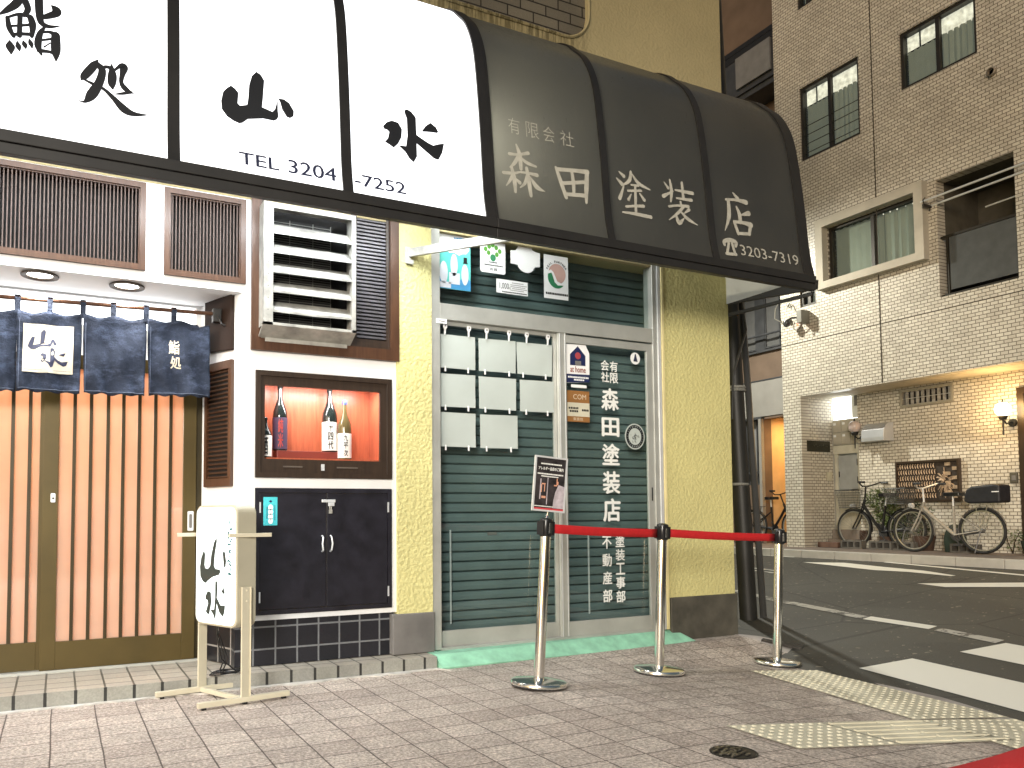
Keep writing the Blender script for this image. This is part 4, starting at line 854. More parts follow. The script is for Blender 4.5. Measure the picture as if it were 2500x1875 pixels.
# ================================================================== PAPERS, CLIPS, POSTERS AND STICKERS ON THE OFFICE GLASS
rows = (('top', 2.150, 2.400), ('middle', 1.862, 2.108), ('bottom', 1.566, 1.820)); cols = (('left', 2.492, 2.797), ('centre', 2.826, 3.152), ('right', 3.162, 3.484))
for ri, (rn, z0, z1) in enumerate(rows):
    for ci, (cn, x0, x1) in enumerate(cols):
        if ri == 2 and ci == 2: continue
        if ri == 1 and ci == 2: x0, x1 = 3.186, 3.498
        if ri == 2 and ci == 1: x0, x1 = 2.834, 3.162
        m = MB(); nu, nv = 6, 5; vs = []
        for j in range(nv+1):
            for i in range(nu+1):
                s_, t = i/nu, j/nv
                vs.append((x0+(x1-x0)*s_, .030-.004*math.sin(s_*3+ri+ci)*math.sin(t*3.1+ci)-.003*random.random(), z0+(z1-z0)*t+.004*(s_-.5)*((ci+ri) % 2)))
        m.add(vs, [(j*(nu+1)+i, j*(nu+1)+i+1, (j+1)*(nu+1)+i+1, (j+1)*(nu+1)+i) for j in range(nv) for i in range(nu)])
        where = {('top', 'left'): 'blank pale sheet hanging highest and farthest left, by the door jamb', ('top', 'centre'): 'blank pale sheet in the middle of the uppermost row',
                 ('top', 'right'): 'blank pale sheet of the uppermost row, next to the sash mullion', ('middle', 'left'): 'blank pale sheet of the second row against the door jamb',
                 ('middle', 'centre'): 'blank pale sheet at the centre of the hanging grid', ('middle', 'right'): 'blank pale sheet of the second row touching the sash mullion',
                 ('bottom', 'left'): 'lowest blank sheet at the left, curled at its corner', ('bottom', 'centre'): 'lowest blank sheet with bare shutter to its right'}[(rn, cn)]
        p = tag(m.build('paper_sheet', PAPER, smooth=True, loc=(x0, .03, z0)), where, 'paper', 'blank sheets hanging in the office window')
        m = MB()
        for xx in (x0+.05, x1-.065):
            m.box(xx-.006, xx+.006, .018, .022, z0-.028, z0+.012)
        m.build('clip', PAPW, p)
CL = ('at the jamb end', 'second from the jamb', 'third from the jamb', 'third from the mullion', 'second from the mullion', 'at the mullion end')
for k, x in enumerate((2.543, 2.741, 2.893, 3.09, 3.249, 3.444)):
    m = MB(); m.prism([(x-.010, 2.395), (x+.002, 2.395), (x+.004, 2.437), (x+.016, 2.450), (x+.016, 2.474), (x+.006, 2.480), (x-.010, 2.480), (x-.018, 2.474), (x-.018, 2.450), (x-.009, 2.437)], FX, .016, .021)
    h = tag(m.build('hanging_hook', PAPW, loc=(x, .018, 2.47)), 'white plastic hook on the window head, '+CL[k], 'hook', 'hooks along the window head')
    m = MB(); m.lathe((x-.001, .016, 2.462), [(.006, -.003), (.005, 0)], 8, 'y'); m.build('hook_button', PLG, h)
def flat(name, poly, y, mat, label, cat, group=None, th=.0015, ctr=None):
    m = MB(); m.prism(poly, FX, y, y+th); c = ctr or (poly[0][0], y, poly[0][1])
    return tag(m.build(name, mat, loc=c), label, cat, group)
def rect(a, b, c, d): return [(a, c), (b, c), (b, d), (a, d)]
def on(parent, name, mat, *polys, y=.0):
    m = MB()
    for po in polys: m.face([(u, y, v) for u, v in po])
    return m.build(name, mat, parent)
def words(parent, name, mat, y, *items):
    m = MB()
    for tx, a, b, c, d, bo in items: write(m, tx, a, b, c, d, lambda u, v, e=0: (u, y-e, v), bo)
    return m.build(name, mat, parent)
def lines(parent, name, mat, y, x0, x1, zs, h):
    """small print too fine to read in the photograph"""
    m = MB()
    for z, a, b in zs:
        x = x0+(x1-x0)*a
        while x < x0+(x1-x0)*b:
            l = random.uniform(.6, 1.0)*h; m.face([(x, y, z), (x+l, y, z), (x+l, y, z+h*random.uniform(.8, 1)), (x, y, z+h)]); x += l*1.25
    return m.build(name, mat, parent)
TEAL = simple('teal_print', (.10, .50, .46), .6); BLUEP = simple('blue_print', (.05, .25, .50), .6); PGREY = simple('pale_grey_print', (.60, .64, .70), .6)
GRN = simple('green_print', (.10, .32, .05), .6); GRN2 = simple('deep_green_print', (.03, .20, .09), .6); PINK = simple('dusty_pink_print', (.52, .34, .30), .6); DBLUE = simple('deep_blue_print', (.012, .02, .08), .5)
ORG = simple('orange_brown_print', (.26, .12, .035), .6); REDP = simple('dull_red_print', (.34, .05, .06), .6)
YG = .036
p = flat('poster', rect(2.489, 2.767, 2.748, 3.205), YG, TEAL, 'teal and blue paper poster with a white cloud at the top left of the window', 'poster')
on(p, 'cloud_shape', PAPW, [(2.492, 3.16), (2.50, 3.06), (2.53, 3.04), (2.56, 3.045), (2.59, 3.022), (2.63, 3.03), (2.67, 3.012), (2.70, 3.028), (2.73, 3.03), (2.755, 3.06), (2.76, 3.12), (2.74, 3.17), (2.70, 3.20), (2.56, 3.20)], y=YG-.001)
on(p, 'sea_shape', BLUEP, [(2.49, 2.75), (2.766, 2.75), (2.766, 2.83), (2.72, 2.845), (2.66, 2.82), (2.58, 2.80), (2.52, 2.825), (2.49, 2.86)], y=YG-.001)
on(p, 'pale_shapes', PGREY, ell(2.54, 2.87, .034, .085, 20), ell(2.627, 2.935, .03, .085, 20), ell(2.718, 2.87, .03, .08, 20), rect(2.585, 2.675, 2.788, 2.875), rect(2.50, 2.60, 2.755, 2.80), y=YG-.002)
on(p, 'dark_shape', INK, rect(2.706, 2.736, 2.962, 3.003), rect(2.700, 2.742, 2.955, 2.962), y=YG-.003)
lines(p, 'small_print', BLUEP, YG-.002, 2.60, 2.73, [(3.075, .1, 1), (3.105, .6, .9), (3.135, .2, .8)], .012)
p = flat('member_plate', rrect(2.852, 3.072, 2.916, 3.19, .018), YG, PAPW, 'white plate with a diamond of green dots', 'sign')
on(p, 'green_dots', GRN, *[ell(2.960+a, 3.075+b, .0165, .019, 16) for a, b in ((0, .06), (-.031, .045), (.031, .042), (-.062, .022), (.062, .018), (-.036, -.004), (.036, -.010))], y=YG-.001)
on(p, 'big_dot', GRN2, ell(2.962, 3.036, .025, .028, 18), y=YG-.001)
lines(p, 'small_print', INK, YG-.001, 2.885, 3.045, [(2.995, .25, .7), (2.972, 0, 1)], .010)
words(p, 'plate_lettering', INK, YG-.001, ('会員', 2.930, 3.000, 2.936, 2.958, .0))
flat('blank_plaque', [(3.120, 3.015), (3.180, 3.012)]+ell(3.262, 3.032, .082, .075, 12, 195, 345)+[(3.34, 3.012), (3.387, 3.018), (3.390, 3.130), (3.345, 3.135)]+ell(3.250, 3.135, .07, .055, 10, 10, 170)+[(3.165, 3.125), (3.120, 3.118)], YG, PAPW, 'blank white plaque of a round crest over a wide band', 'sign')
p = flat('price_notice', rect(2.991, 3.272, 2.771, 2.879), YG, PAPW, 'small white notice with a printed price of one thousand', 'notice')
words(p, 'price_lettering', INK, YG-.001, ('1,000', 3.018, 3.100, 2.800, 2.852, -.004), ('円', 3.102, 3.116, 2.806, 2.822, 0))
lines(p, 'small_print', PLG, YG-.001, 3.115, 3.262, [(2.858, .1, .8), (2.842, 0, 1), (2.828, 0, .9), (2.814, .1, 1), (2.800, 0, .8)], .005)
lines(p, 'footer_print', INK, YG-.001, 3.04, 3.262, [(2.779, 0, 1)], .009)
p = flat('partner_plate', rect(3.425, 3.655, 2.780, 3.132), YG, PAPW, 'tall white plate with a pink and green crescent emblem', 'sign')
on(p, 'pink_crescent', PINK, ell(3.548, 2.985, .082, .082, 20, -62, 168)+[(3.490, 3.015), (3.515, 2.995), (3.530, 2.965), (3.55, 2.925)], y=YG-.001)
on(p, 'green_crescent', GRN2, ell(3.545, 2.955, .085, .088, 18, 165, 318)+[(3.585, 2.895), (3.555, 2.892), (3.525, 2.915), (3.510, 2.955), (3.495, 2.990)], y=YG-.0015)
m = MB()
for k, ch in enumerate('REAL PARTNER'):
    if ch == ' ': continue
    a = R(158-k*11.6); cx, cz = 3.546+.098*math.cos(a), 2.985+.098*math.sin(a); ca, sa = math.cos(a-PI/2), math.sin(a-PI/2)
    write(m, ch, -.007, .007, -.009, .009, lambda u, v, e=0: (cx+u*ca-v*sa, YG-.0012-e, cz+u*sa+v*ca), .02)
m.build('arched_lettering', INK, p)
lines(p, 'small_print', INK, YG-.001, 3.440, 3.64, [(2.812, 0, 1)], .018)
YS = .007
p = flat('agency_sticker', [(3.606, 2.108), (3.829, 2.124), (3.831, 2.36), (3.795, 2.425), (3.606, 2.420)], YS, PAPW, 'white and navy sticker with a house and red ball emblem', 'sticker')
on(p, 'house_shape', DBLUE, [(3.642, 2.252), (3.791, 2.254), (3.792, 2.335), (3.718, 2.410), (3.642, 2.340)], [(3.606, 2.110), (3.829, 2.124), (3.829, 2.185), (3.606, 2.180)], y=YS-.001)
on(p, 'red_ball', REDP, ell(3.718, 2.332, .028, .028, 20), y=YS-.002); on(p, 'door_shape', PLG, rect(3.69, 3.748, 2.256, 2.29), y=YS-.002)
words(p, 'sticker_lettering', simple('dark_red_print', (.25, .05, .03), .6), YS-.002, ('at home', 3.642, 3.792, 2.196, 2.246, .02))
lines(p, 'small_print', PAPW, YS-.002, 3.62, 3.81, [(2.150, 0, 1), (2.130, .3, .8)], .014)
flat('blank_label', rrect(3.65, 3.80, 2.074, 2.098, .006), YS, PAPW, 'narrow blank white label between the two stickers', 'label')
p = flat('web_sticker', rect(3.609, 3.825, 1.798, 2.048), YS, ORG, 'brown and cream sticker below the narrow blank label', 'sticker')
on(p, 'cream_band', simple('cream_print', (.55, .53, .42), .6), rect(3.609, 3.825, 1.842, 1.952), y=YS-.001)
words(p, 'sticker_lettering', simple('tan_print', (.62, .52, .38), .6), YS-.001, ('COM', 3.668, 3.792, 1.980, 2.020, .0), ('東亜住', 3.665, 3.76, 1.808, 1.834, .0))
lines(p, 'small_print', INK, YS-.002, 3.622, 3.81, [(1.90, 0, .5), (1.875, .05, .45), (1.886, .68, 1)], .017)
p = flat('round_badge', ell(4.280, 1.702, .102, .108, 36), YS, PAPER, 'round pale badge with a black ring of lettering', 'sticker')
on(p, 'black_ring', INK, *[[(4.28+r1*math.cos(a), 1.702+r1*1.06*math.sin(a)), (4.28+r1*math.cos(b), 1.702+r1*1.06*math.sin(b)), (4.28+r0*math.cos(b), 1.702+r0*1.06*math.sin(b)), (4.28+r0*math.cos(a), 1.702+r0*1.06*math.sin(a))] for r0, r1 in ((.066, .092),) for a, b in [(2*PI*k/40, 2*PI*(k+1)/40) for k in range(40)]], y=YS-.001)
m = MB()
for k in range(26):
    a = 2*PI*k/26; m.obox((4.28+.072*math.cos(a), YS-.0015, 1.702+.077*math.sin(a)), (4.28+.087*math.cos(a), YS-.0015, 1.702+.092*math.sin(a)), random.uniform(.003, .010), .0006)
m.build('ring_print', PAPER, p)
m = MB()
for k in range(24):
    a, r = random.random()*6.28, .045*random.random(); x, z = 4.28+r*math.cos(a), 1.70+r*1.1*math.sin(a); b = random.random()*6.28
    m.obox((x, YS-.0015, z), (x+.02*math.cos(b), YS-.0015, z+.02*math.sin(b)), .0035, .0005)
m.build('badge_pattern', INK, p)
p = flat('small_round_sticker', ell(4.299, 2.357, .050, .050, 28), YS, PAPW, 'small white round sticker in the upper corner of the sliding sash', 'sticker')
on(p, 'dark_triangle', INKB, [(4.278, 2.332), (4.322, 2.330), (4.304, 2.395), (4.296, 2.395)], y=YS-.001)
# window lettering belongs to the sliding sash
wf = lambda u, v, e=0: (u, .0085-e, v)
def chz(ch, a, b, c, d, bo): m = MB(); write(m, ch, a, b, c, d, wf, bo); m.build('window_character', WINK, ss)
for ch, a, z in (('会', 3.944, 2.232), ('社', 3.946, 2.136), ('有', 4.034, 2.228), ('限', 4.036, 2.132)): chz(ch, a, a+.082, z, z+.088, .018)
for ch, z0, z1 in (('森', 1.905, 2.092), ('田', 1.690, 1.850), ('塗', 1.456, 1.638), ('装', 1.222, 1.412), ('店', .996, 1.190)): chz(ch, 3.944, 4.122, z0, z1, .032)
for k, ch in enumerate('塗装工事部'): z = .889-.112*k; chz(ch, 4.062, 4.156, z-.098, z, .026)
for k, ch in enumerate('不動産部'): z = .885-.143*k; chz(ch, 3.930, 4.024, z-.105, z, .026)
# teal tag on the cupboard
p = flat('cupboard_tag', rect(1.201, 1.293, 1.002, 1.188), -.0085, simple('cyan_card', (.06, .50, .56), .5), 'bright cyan card stuck on the black cupboard', 'tag', th=.002)
on(p, 'white_discs', PAPW, *[ell(1.248, z, .016, .019, 18) for z in (1.12, 1.09, 1.06, 1.03)], y=-.0095)
on(p, 'dark_marks', DBLUE, ell(1.248, 1.160, .012, .009, 4), rect(1.222, 1.227, 1.045, 1.125), rect(1.274, 1.278, 1.035, 1.135), y=-.0095)

# ================================================================== LIGHT BOX SIGN
ls = thing('sign_stand', 'glowing white light box sign on a cream steel stand', 'sign', (.865, -.41, 0))
ang = R(100); LX = Vector((-.40, .91, 0)).normalized()      # along the box width (towards the wall)
LN = Vector((-LX.y, LX.x, 0))                                  # lit face looks this way (street, left)
if LN.x > 0: LN = -LN
O = Vector((.868, -.405, 0)); FD = Vector((.985, .17, 0)).normalized()
def LB(a, n, z): q = O+LX*a+LN*n; return Vector((q.x, q.y, z))
W2, T2 = .210, .066
rr = rrect(-W2, W2, .425, 1.130, .055, 6)
m = MB(); m.prism(rr, lambda u, v, d: LB(u, d-.025, v), -T2, T2); bxo = m.build('light_box', simple('beige_enamel', (.46, .43, .33), .4, amt=.06), ls, bevel=.006)
m = MB(); m.prism(rrect(-W2+.014, W2-.014, .439, 1.116, .045, 6), lambda u, v, d: LB(u, d-.025, v), T2+.0005, T2+.004); m.build('lit_face', emit('sign_glow', (.90, 1.0, 1.0), 0.85, .16, 2.0), bxo)
m = MB(); m.prism(rrect(-W2+.014, W2-.014, .439, 1.116, .045, 6), lambda u, v, d: LB(u, d-.025, v), -T2-.004, -T2-.0005); m.build('lit_face', emit('sign_glow_back', (.90, 1.0, 1.0), 0.85, .16, 2.0), bxo)
for sg, post in ((-1, 'near'), (1, 'far')):
    a = sg*(W2+.008)
    m = MB(); m.obox(LB(a, -.015, .012), LB(a, -.015, .66), .012, .058, tuple(LN)); m.obox(LB(a+sg*.004, -.042, .012), LB(a+sg*.004, -.042, .66), .02, .004, tuple(LN)); m.build('post', LACQ, ls, bevel=.002)
    fc = LB(a, -.012, .027); m = MB(); m.obox(fc-FD*.27, fc+FD*.27, .030, .030); ft = m.build('foot_bar', LACQ, ls, bevel=.003)
    m = MB()
    for e in (-.235, .235, 0): m.obox(fc+FD*(e-.012)-Vector((0, 0, .021)), fc+FD*(e+.012)-Vector((0, 0, .021)), .022, .012)
    m.build('rubber_pad', BLKP, ft)
    m = MB(); q_ = LB(a, 0, .955); m.obox(q_-FD*.09, q_+FD*.165, .016, .022) if sg < 0 else m.obox(q_-FD*.145, q_+FD*.06, .016, .022); m.build('side_bar', LACQ, ls, bevel=.002)
    m = MB()
    for z in (.58, .64): m.lathe(tuple(LB(a+sg*.006, -.015, z)), [(.006, -.004), (.004, .004)], 8, 'y')
    m.build('bolt', LACQ, ls)
m = MB(); m.obox(LB(-W2, -.01, .025), LB(W2, -.01, .025), .026, .026); m.build('cross_bar', LACQ, ls, bevel=.002)
SG = simple('grey_sign_ink', (.035, .045, .04), .6)
def face_fn(side):
    # side +1: lit face towards the street at the left, -1: towards the right
    def f(u, v, e=0):
        return tuple(LB((-1 if side > 0 else 1)*u, side*(T2+.006+e)-.025, v))
    return f
yama2 = [(-.135, .775), (-.105, .80), (-.085, .80), (-.090, .76), (-.085, .715), (-.04, .725), (-.018, .82), (.005, .898), (.018, .90), (.010, .82), (.004, .735), (.055, .728), (.048, .70), (.0, .685), (-.06, .66), (-.095, .625), (-.128, .655), (-.150, .705)]
YM = [(-.140, .745), (-.128, .80), (-.103, .846), (-.090, .820), (-.095, .758), (-.088, .738), (-.065, .735), (-.045, .752), (-.035, .82), (-.012, .890), (.012, .925), (.016, .90), (-.002, .82), (-.008, .755), (.004, .738), (.045, .735), (.050, .722), (.038, .705), (-.02, .690), (-.06, .668), (-.085, .650), (-.112, .660), (-.135, .69)]
YD = [(.068, .832), (.078, .845), (.090, .835), (.100, .785), (.095, .752), (.082, .748), (.076, .775)]
MZ = [[(-.075, .62), (-.055, .645), (-.025, .64), (-.018, .60), (-.038, .545), (-.055, .545), (-.070, .555), (-.050, .59), (-.055, .605), (-.072, .607)],
      [(.012, .690), (.030, .690), (.034, .65), (.028, .62), (.062, .588), (.100, .590), (.095, .56), (.080, .540), (.05, .558), (.026, .595), (.020, .545), (.012, .522), (-.002, .545), (-.030, .565), (.004, .567), (.012, .62)], [(.068, .648), (.084, .668), (.098, .642), (.082, .638)]]
for side in (1, -1):
    f = face_fn(side); m = MB()
    for po in [YM, YD]: m.face([f(u*1.12, v+.02) for u, v in po])
    for po in MZ: m.face([f(u*1.15-.01, .46+(v-.522)*1.35) for u, v in po])
    m.build('sign_lettering', SG, bxo)
    m = MB(); i = 0
    for k in range(7):
        z = 1.03-.045*k; x = .150
        for q in range(2):
            pts = [(x+random.uniform(-.02, .02), z-.018*q+random.uniform(-.012, .012), random.uniform(.006, .012)) for _ in range(3)]
            stroke(m, pts, f, i); i += 1
    m.build('side_script', simple('teal_script', (.03, .13, .14), .6), bxo)
m = MB(); random.seed(3)
for k in range(3):
    pts = [LB(.03+.02*k, 0, .43), (.86+.01*k, -.30+.02*k, .36), (.90+.02*k, -.23, .20)]
    for q in range(9): a = q*1.1+k*2; pts.append((.93+.085*math.cos(a)+.02*k, -.14+.055*math.sin(a), .094+.006*k+.004*(q % 3)))
    P = []
    for a, b in zip(pts, pts[1:]):
        for t in range(5): P.append(Vector(a).lerp(Vector(b), t/5))
    m.tube(P, .0042, 6)
tag(m.build('power_cable', BLKP, smooth=True), 'black power cable coiled on the porch step behind the light box', 'cable')

# ================================================================== STANCHIONS AND BELTS
STB = [(2.69, -.98), (3.78, -.82), (4.985, -.77)]
def stanchion():
    t = thing('barrier_post', 'polished steel barrier post carrying the framed notice', 'barrier post', (0, 0, 0), 'belt barrier posts on the pavement')
    m = MB(); m.lathe((0, 0, 0), [(.176, .0), (.178, .012), (.172, .026), (.158, .033), (.08, .040), (.045, .044), (.0, .044)], 48); b = m.build('base', CHROME, t, smooth=True)
    m = MB(); m.lathe((0, 0, 0), [(.172, -.006), (.178, .004)], 40); m.build('base_rim', BLKP, b)
    m = MB(); m.lathe((0, 0, 0), [(.0335, .040), (.0335, .935)], 24); m.build('pole', CHROME, t, smooth=True)
    m = MB(); m.lathe((0, 0, 0), [(.035, .92), (.042, .93), (.042, 1.02), (.039, 1.03), (.022, 1.038), (0, 1.04)], 24); m.box(-.030, .030, -.047, -.036, .93, 1.015).box(.036, .048, -.03, .03, .93, 1.015).box(-.048, -.036, -.03, .03, .93, 1.015)
    h = m.build('head', BLKP, t, smooth=True)
    m = MB(); m.box(.0485, .051, -.012, .012, .94, 1.005).box(-.010, .010, -.0495, -.0475, .94, 1.005); m.build('belt_slot', CHROME, h)
    return t
s0 = stanchion(); s0.location = (*STB[0], gz(*STB[0])+.006); s0.rotation_euler = (0, R(4.4), R(8))
s1 = dup(s0, (*STB[1], gz(*STB[1])+.006), 'polished steel barrier post standing between the two red belts', R(2)); s1.rotation_euler[1] = R(3.4)
s2 = dup(s0, (*STB[2], gz(*STB[2])+.004), 'polished steel barrier post nearest the road kerb', R(0)); s2.rotation_euler[1] = R(3.5)
def belt(a, b, label, wd=.058):
    m = MB(); n = 14; vs = []
    a, b = Vector(a), Vector(b); d = (b-a); pr = Vector((-d.y, d.x, 0)).normalized()
    for k in range(n+1):
        t = k/n; p = a.lerp(b, t); tw = .12*math.sin(t*PI*2); sg = -.006*math.sin(t*PI)
        vs += [p+pr*tw*wd*.5*(-1)+Vector((0, 0, -wd/2+sg)), p+pr*tw*wd*.5+Vector((0, 0, wd/2+sg))]
    m.add(vs, [(2*k, 2*k+2, 2*k+3, 2*k+1) for k in range(n)])
    o = m.build('barrier_belt', REDB, smooth=True, loc=tuple(a)); s_ = o.modifiers.new('thickness', 'SOLIDIFY'); s_.thickness = .0016; s_.offset = 0
    return tag(o, label, 'belt')
def hd(k, sx): x, y = STB[k]; tilt = (R(4.4), R(3.4), R(3.5))[k]; z = .975; return (x+z*math.sin(tilt)+sx*.048, y, gz(x, y)+z*math.cos(tilt))
belt(hd(0, 1), hd(1, -1), 'red belt stretched in front of the shuttered office door')
belt(hd(1, 1), hd(2, -1), 'red belt crossing the yellow corner pillar')
belt((.753, -4.736, .782), (.577, -5.06, .964), 'red belt close to the camera in the lower corner', .06)
# framed notice on the first post
hx, hy = STB[0][0]+1.045*math.sin(R(4.4)), STB[0][1]; hz = gz(*STB[0])+1.045
ns = thing('notice_stand', 'silver framed allergy notice standing on the first barrier post', 'notice', (hx, hy, hz))
Rn = Matrix.Translation((hx, hy, hz)) @ Matrix.Rotation(R(-6), 4, 'Z') @ Matrix.Rotation(R(5.2), 4, 'Y')
def nb(): q = MB(); q.M = Rn; return q
m = nb(); m.lathe((0, 0, 0), [(.012, -.006), (.006, .012), (.0045, .04), (.0045, .05)], 12); m.build('stem', CHROME, ns)
m = nb(); m.frame(-.115, .115, .035, .385, .011, FX, -.008, .008); m.build('frame', ALUL, ns, bevel=.002)
m = nb(); m.box(-.106, .106, -.004, .004, .044, .376); pn = m.build('notice_board', simple('dark_photo_print', (.032, .028, .030), .25, amt=.7, scale=14), ns)
m = nb(); nf_ = lambda u, v, e=0: (u, -.0052-e, v)
write(m, 'アレルギー品目のご案内', -.088, .088, .296, .318, nf_, .03)
def bars(m, z, a, b, h):
    x = a
    while x < b: l = random.uniform(.5, 1)*h; m.face([nf_(x, z), nf_(x+l, z), nf_(x+l, z+h), nf_(x, z+h)]); x += l*1.3
bars(m, .332, -.072, .075, .0085); bars(m, .268, -.092, .088, .0085); bars(m, .254, -.066, .056, .0065); bars(m, .064, -.10, .096, .006); m.build('notice_lettering', WINK, pn)
m = nb(); m.face([nf_(-.106, .046), nf_(.106, .046), nf_(.106, .057), nf_(-.106, .057)]); m.build('red_strip', simple('red_print_strip', (.50, .05, .06), .4), pn)
m = nb()
for x, z, w_, h_ in ((-.058, .205, .026, .008), (-.062, .155, .006, .05), (-.040, .16, .006, .05), (-.056, .118, .03, .014), (.028, .20, .02, .008), (.045, .20, .006, .05), (.05, .21, .008, .02)): m.face([nf_(x, z, .0002), nf_(x+w_, z, .0002), nf_(x+w_, z+h_, .0002), nf_(x, z+h_, .0002)])
m.build('warm_shapes', simple('salmon_print', (.60, .30, .20), .4), pn)
m = nb(); m.face([nf_(.028, .06, .0001), (.105, -.0053, .06), (.105, -.0053, .20), nf_(.06, .21, .0001), nf_(.04, .16, .0001), nf_(.03, .11, .0001)]); m.face([nf_(-.07, .11, .0001), nf_(-.062, .11, .0001), nf_(-.062, .24, .0001), nf_(-.07, .24, .0001)]); m.face([nf_(-.02, .08, .0001), nf_(-.014, .08, .0001), nf_(-.014, .25, .0001), nf_(-.02, .25, .0001)]); m.build('pale_shapes', simple('grey_photo_print', (.42, .38, .42), .3, amt=.3, scale=30), pn)
# ================================================================== TILED APARTMENT HOUSE ACROSS THE SIDE STREET
ah = thing('apartment_house', 'beige tiled apartment house with a recessed entrance across the side street', 'building', (11.6, 2, .47))
GY0 = -5.0
hw = [(2.97, 4.10, 7.055, 8.33), (1.155, 2.28, 7.41, 8.285), (3.72, 4.09, 9.72, 11.2), (1.2, 2.3, 9.9, 11.2), (2.07, 3.62, 4.84, 5.74), (.75, 1.80, 4.13, 5.84), (3.885, 4.205, 4.545, 4.82), (-2.6, -.6, 4.84, 5.74), (GY0-1, 4.255, -1, 3.03)]
m = MB(); m.holes(GY0, 4.62, .40, 12.5, hw, FY, 11.3, 11.48); m.build('front_wall', FBRICK, ah)
m = MB(); m.box(11.481, 18, 4.40, 4.62, .40, 12.5); m.build('end_wall', FBRICKX, ah)
m = MB(); m.box(11.48, 18, GY0, 4.40, 12.3, 12.5); m.build('roof', PLG, ah)
m = MB(); m.box(11.302, 12.05, GY0, 4.255, 3.032, 3.10); m.build('soffit', simple('soffit_paint', (.55, .50, .40), .8), ah)
m = MB(); m.box(11.48, 12.06, 4.256, 4.30, .40, 3.03); m.build('entrance_cheek', FBRICKX, ah)
m = MB(); m.holes(GY0, 3.705, .40, 3.03, [(2.09, 2.935, 2.71, 2.985), (-.2, 1.195, .40, 2.78)], FY, 12.0, 12.2); m.build('recess_wall', FBRICK, ah)
m = MB(); m.box(12.201, 12.9, 3.60, 3.655, .40, 3.03); m.build('entrance_cheek', FBRICKX, ah)
# movement joints cut in the tiles
m = MB(); m.box(11.292, 11.2995, 2.732, 2.744, 3.04, 12.4).box(11.292, 11.2995, GY0, 4.62, 3.95, 3.958); m.build('tile_joint', simple('joint_dark', (.05, .04, .03), .9), ah)
CURT = emit('glowing_curtain', (.62, .64, .56), .085, .3, 9)  # room light painted into the curtains as emission; no lamp behind
WGL = glassy('window_glass', (.75, .78, .76), .9, 1.45)
FRD = simple('window_frame_dark', (.03, .026, .02), .4, .3)
LIT = emit('lit_room', (1.0, .92, .76), 1.0, .6, 16)
def window(y0, y1, z0, z1, strip, bars, curtain_right=True):
    f = MB(); f.frame(y0, y1, z0, z1, .045, FY, 11.33, 11.42); yc = (y0+y1)/2; f.box(11.335, 11.40, yc-.03, yc+.03, z0+.045, z1-.045); f.box(11.305, 11.33, y0, y1, z0-.035, z0-.001) if False else None
    w_ = f.build('window', FRD, ah, bevel=.004)
    g = MB(); g.box(11.365, 11.37, y0+.03, y1-.03, z0+.03, z1-.03); g.build('pane', WGL, w_)
    c = MB(); n = 40; vs = []
    for k in range(n+1):
        yy = y0+.04+(y1-y0-.08)*k/n; amp = .016 if yy < yc else .003
        x = 11.45+amp*math.sin(k*1.9)
        vs += [(x, yy, z0), (x, yy, z1-strip)]
    c.add(vs, [(2*k, 2*k+2, 2*k+3, 2*k+1) for k in range(n)]); c.build('curtain', CURT, w_, smooth=True)
    if strip > .02:
        c = MB(); c.box(11.46, 11.47, y0+.03, y1-.03, z1-strip-.02, z1-.03); c.build('lit_ceiling', LIT, w_)
        c = MB(); c.box(11.45, 11.455, yc, y1-.04, z1-strip-.012, z1-strip+.01).box(11.44, 11.45, y0+(y1-y0)*.78, y0+(y1-y0)*.78+.02, z1-strip, z1-.04); c.build('curtain_rail', FRD, w_)
    c = MB(); c.box(11.52, 11.55, y0, y1, z0, z1); c.build('room_dark', DARKV, w_)
    if bars:
        b = MB()
        for k in range(4): z = z0+.12+.155*k; b.tube([(11.335, y0+.03, z), (11.335, y1-.03, z)], .007, 6)
        b.build('guard_rail', FRD, w_)
window(2.97, 4.10, 7.055, 8.33, .30, True); window(1.155, 2.28, 7.41, 8.285, .27, False); window(3.72, 4.09, 9.72, 11.2, .0, False); window(1.2, 2.3, 9.9, 11.2, .0, False)
window(2.07, 3.62, 4.84, 5.74, .03, False); window(3.885, 4.205, 4.545, 4.82, .0, False); window(-2.6, -.6, 4.84, 5.74, .03, False)
m = MB(); m.frame(1.93, 3.77, 4.72, 5.88, .135, FY, 11.17, 11.33, wb=.118); m.build('window_surround', simple('surround_concrete', (.46, .43, .36), .8, amt=.12, scale=3, bump=.2), ah, bevel=.008)
# loggia with washing poles
lg = MB(); lg.box(12.3, 12.34, .70, 1.85, 4.0, 5.9).box(11.48, 12.3, 1.803, 1.84, 4.0, 5.9).box(11.48, 12.3, .71, .748, 4.0, 5.9).box(11.48, 12.3, .75, 1.8, 5.842, 5.88).box(11.48, 12.3, .75, 1.8, 4.08, 4.128)
lo_ = lg.build('loggia', simple('loggia_paint', (.085, .078, .06), .8, amt=.2), ah)
m = MB(); m.box(11.36, 11.385, .765, 1.68, 4.22, 4.98); m.build('loggia_panel', simple('smoked_panel', (.085, .092, .095), .2, amt=.12), lo_)
m = MB(); m.box(11.33, 11.40, .75, 1.80, 4.13, 4.165).box(11.35, 11.395, .752, 1.795, 4.985, 5.02).box(11.35, 11.395, 1.69, 1.71, 4.165, 4.985); m.build('panel_frame', FRD, lo_)
m = MB(); m.box(12.25, 12.295, .9, 1.3, 4.13, 5.5); m.build('loggia_door', simple('loggia_door', (.06, .06, .055), .3), lo_)
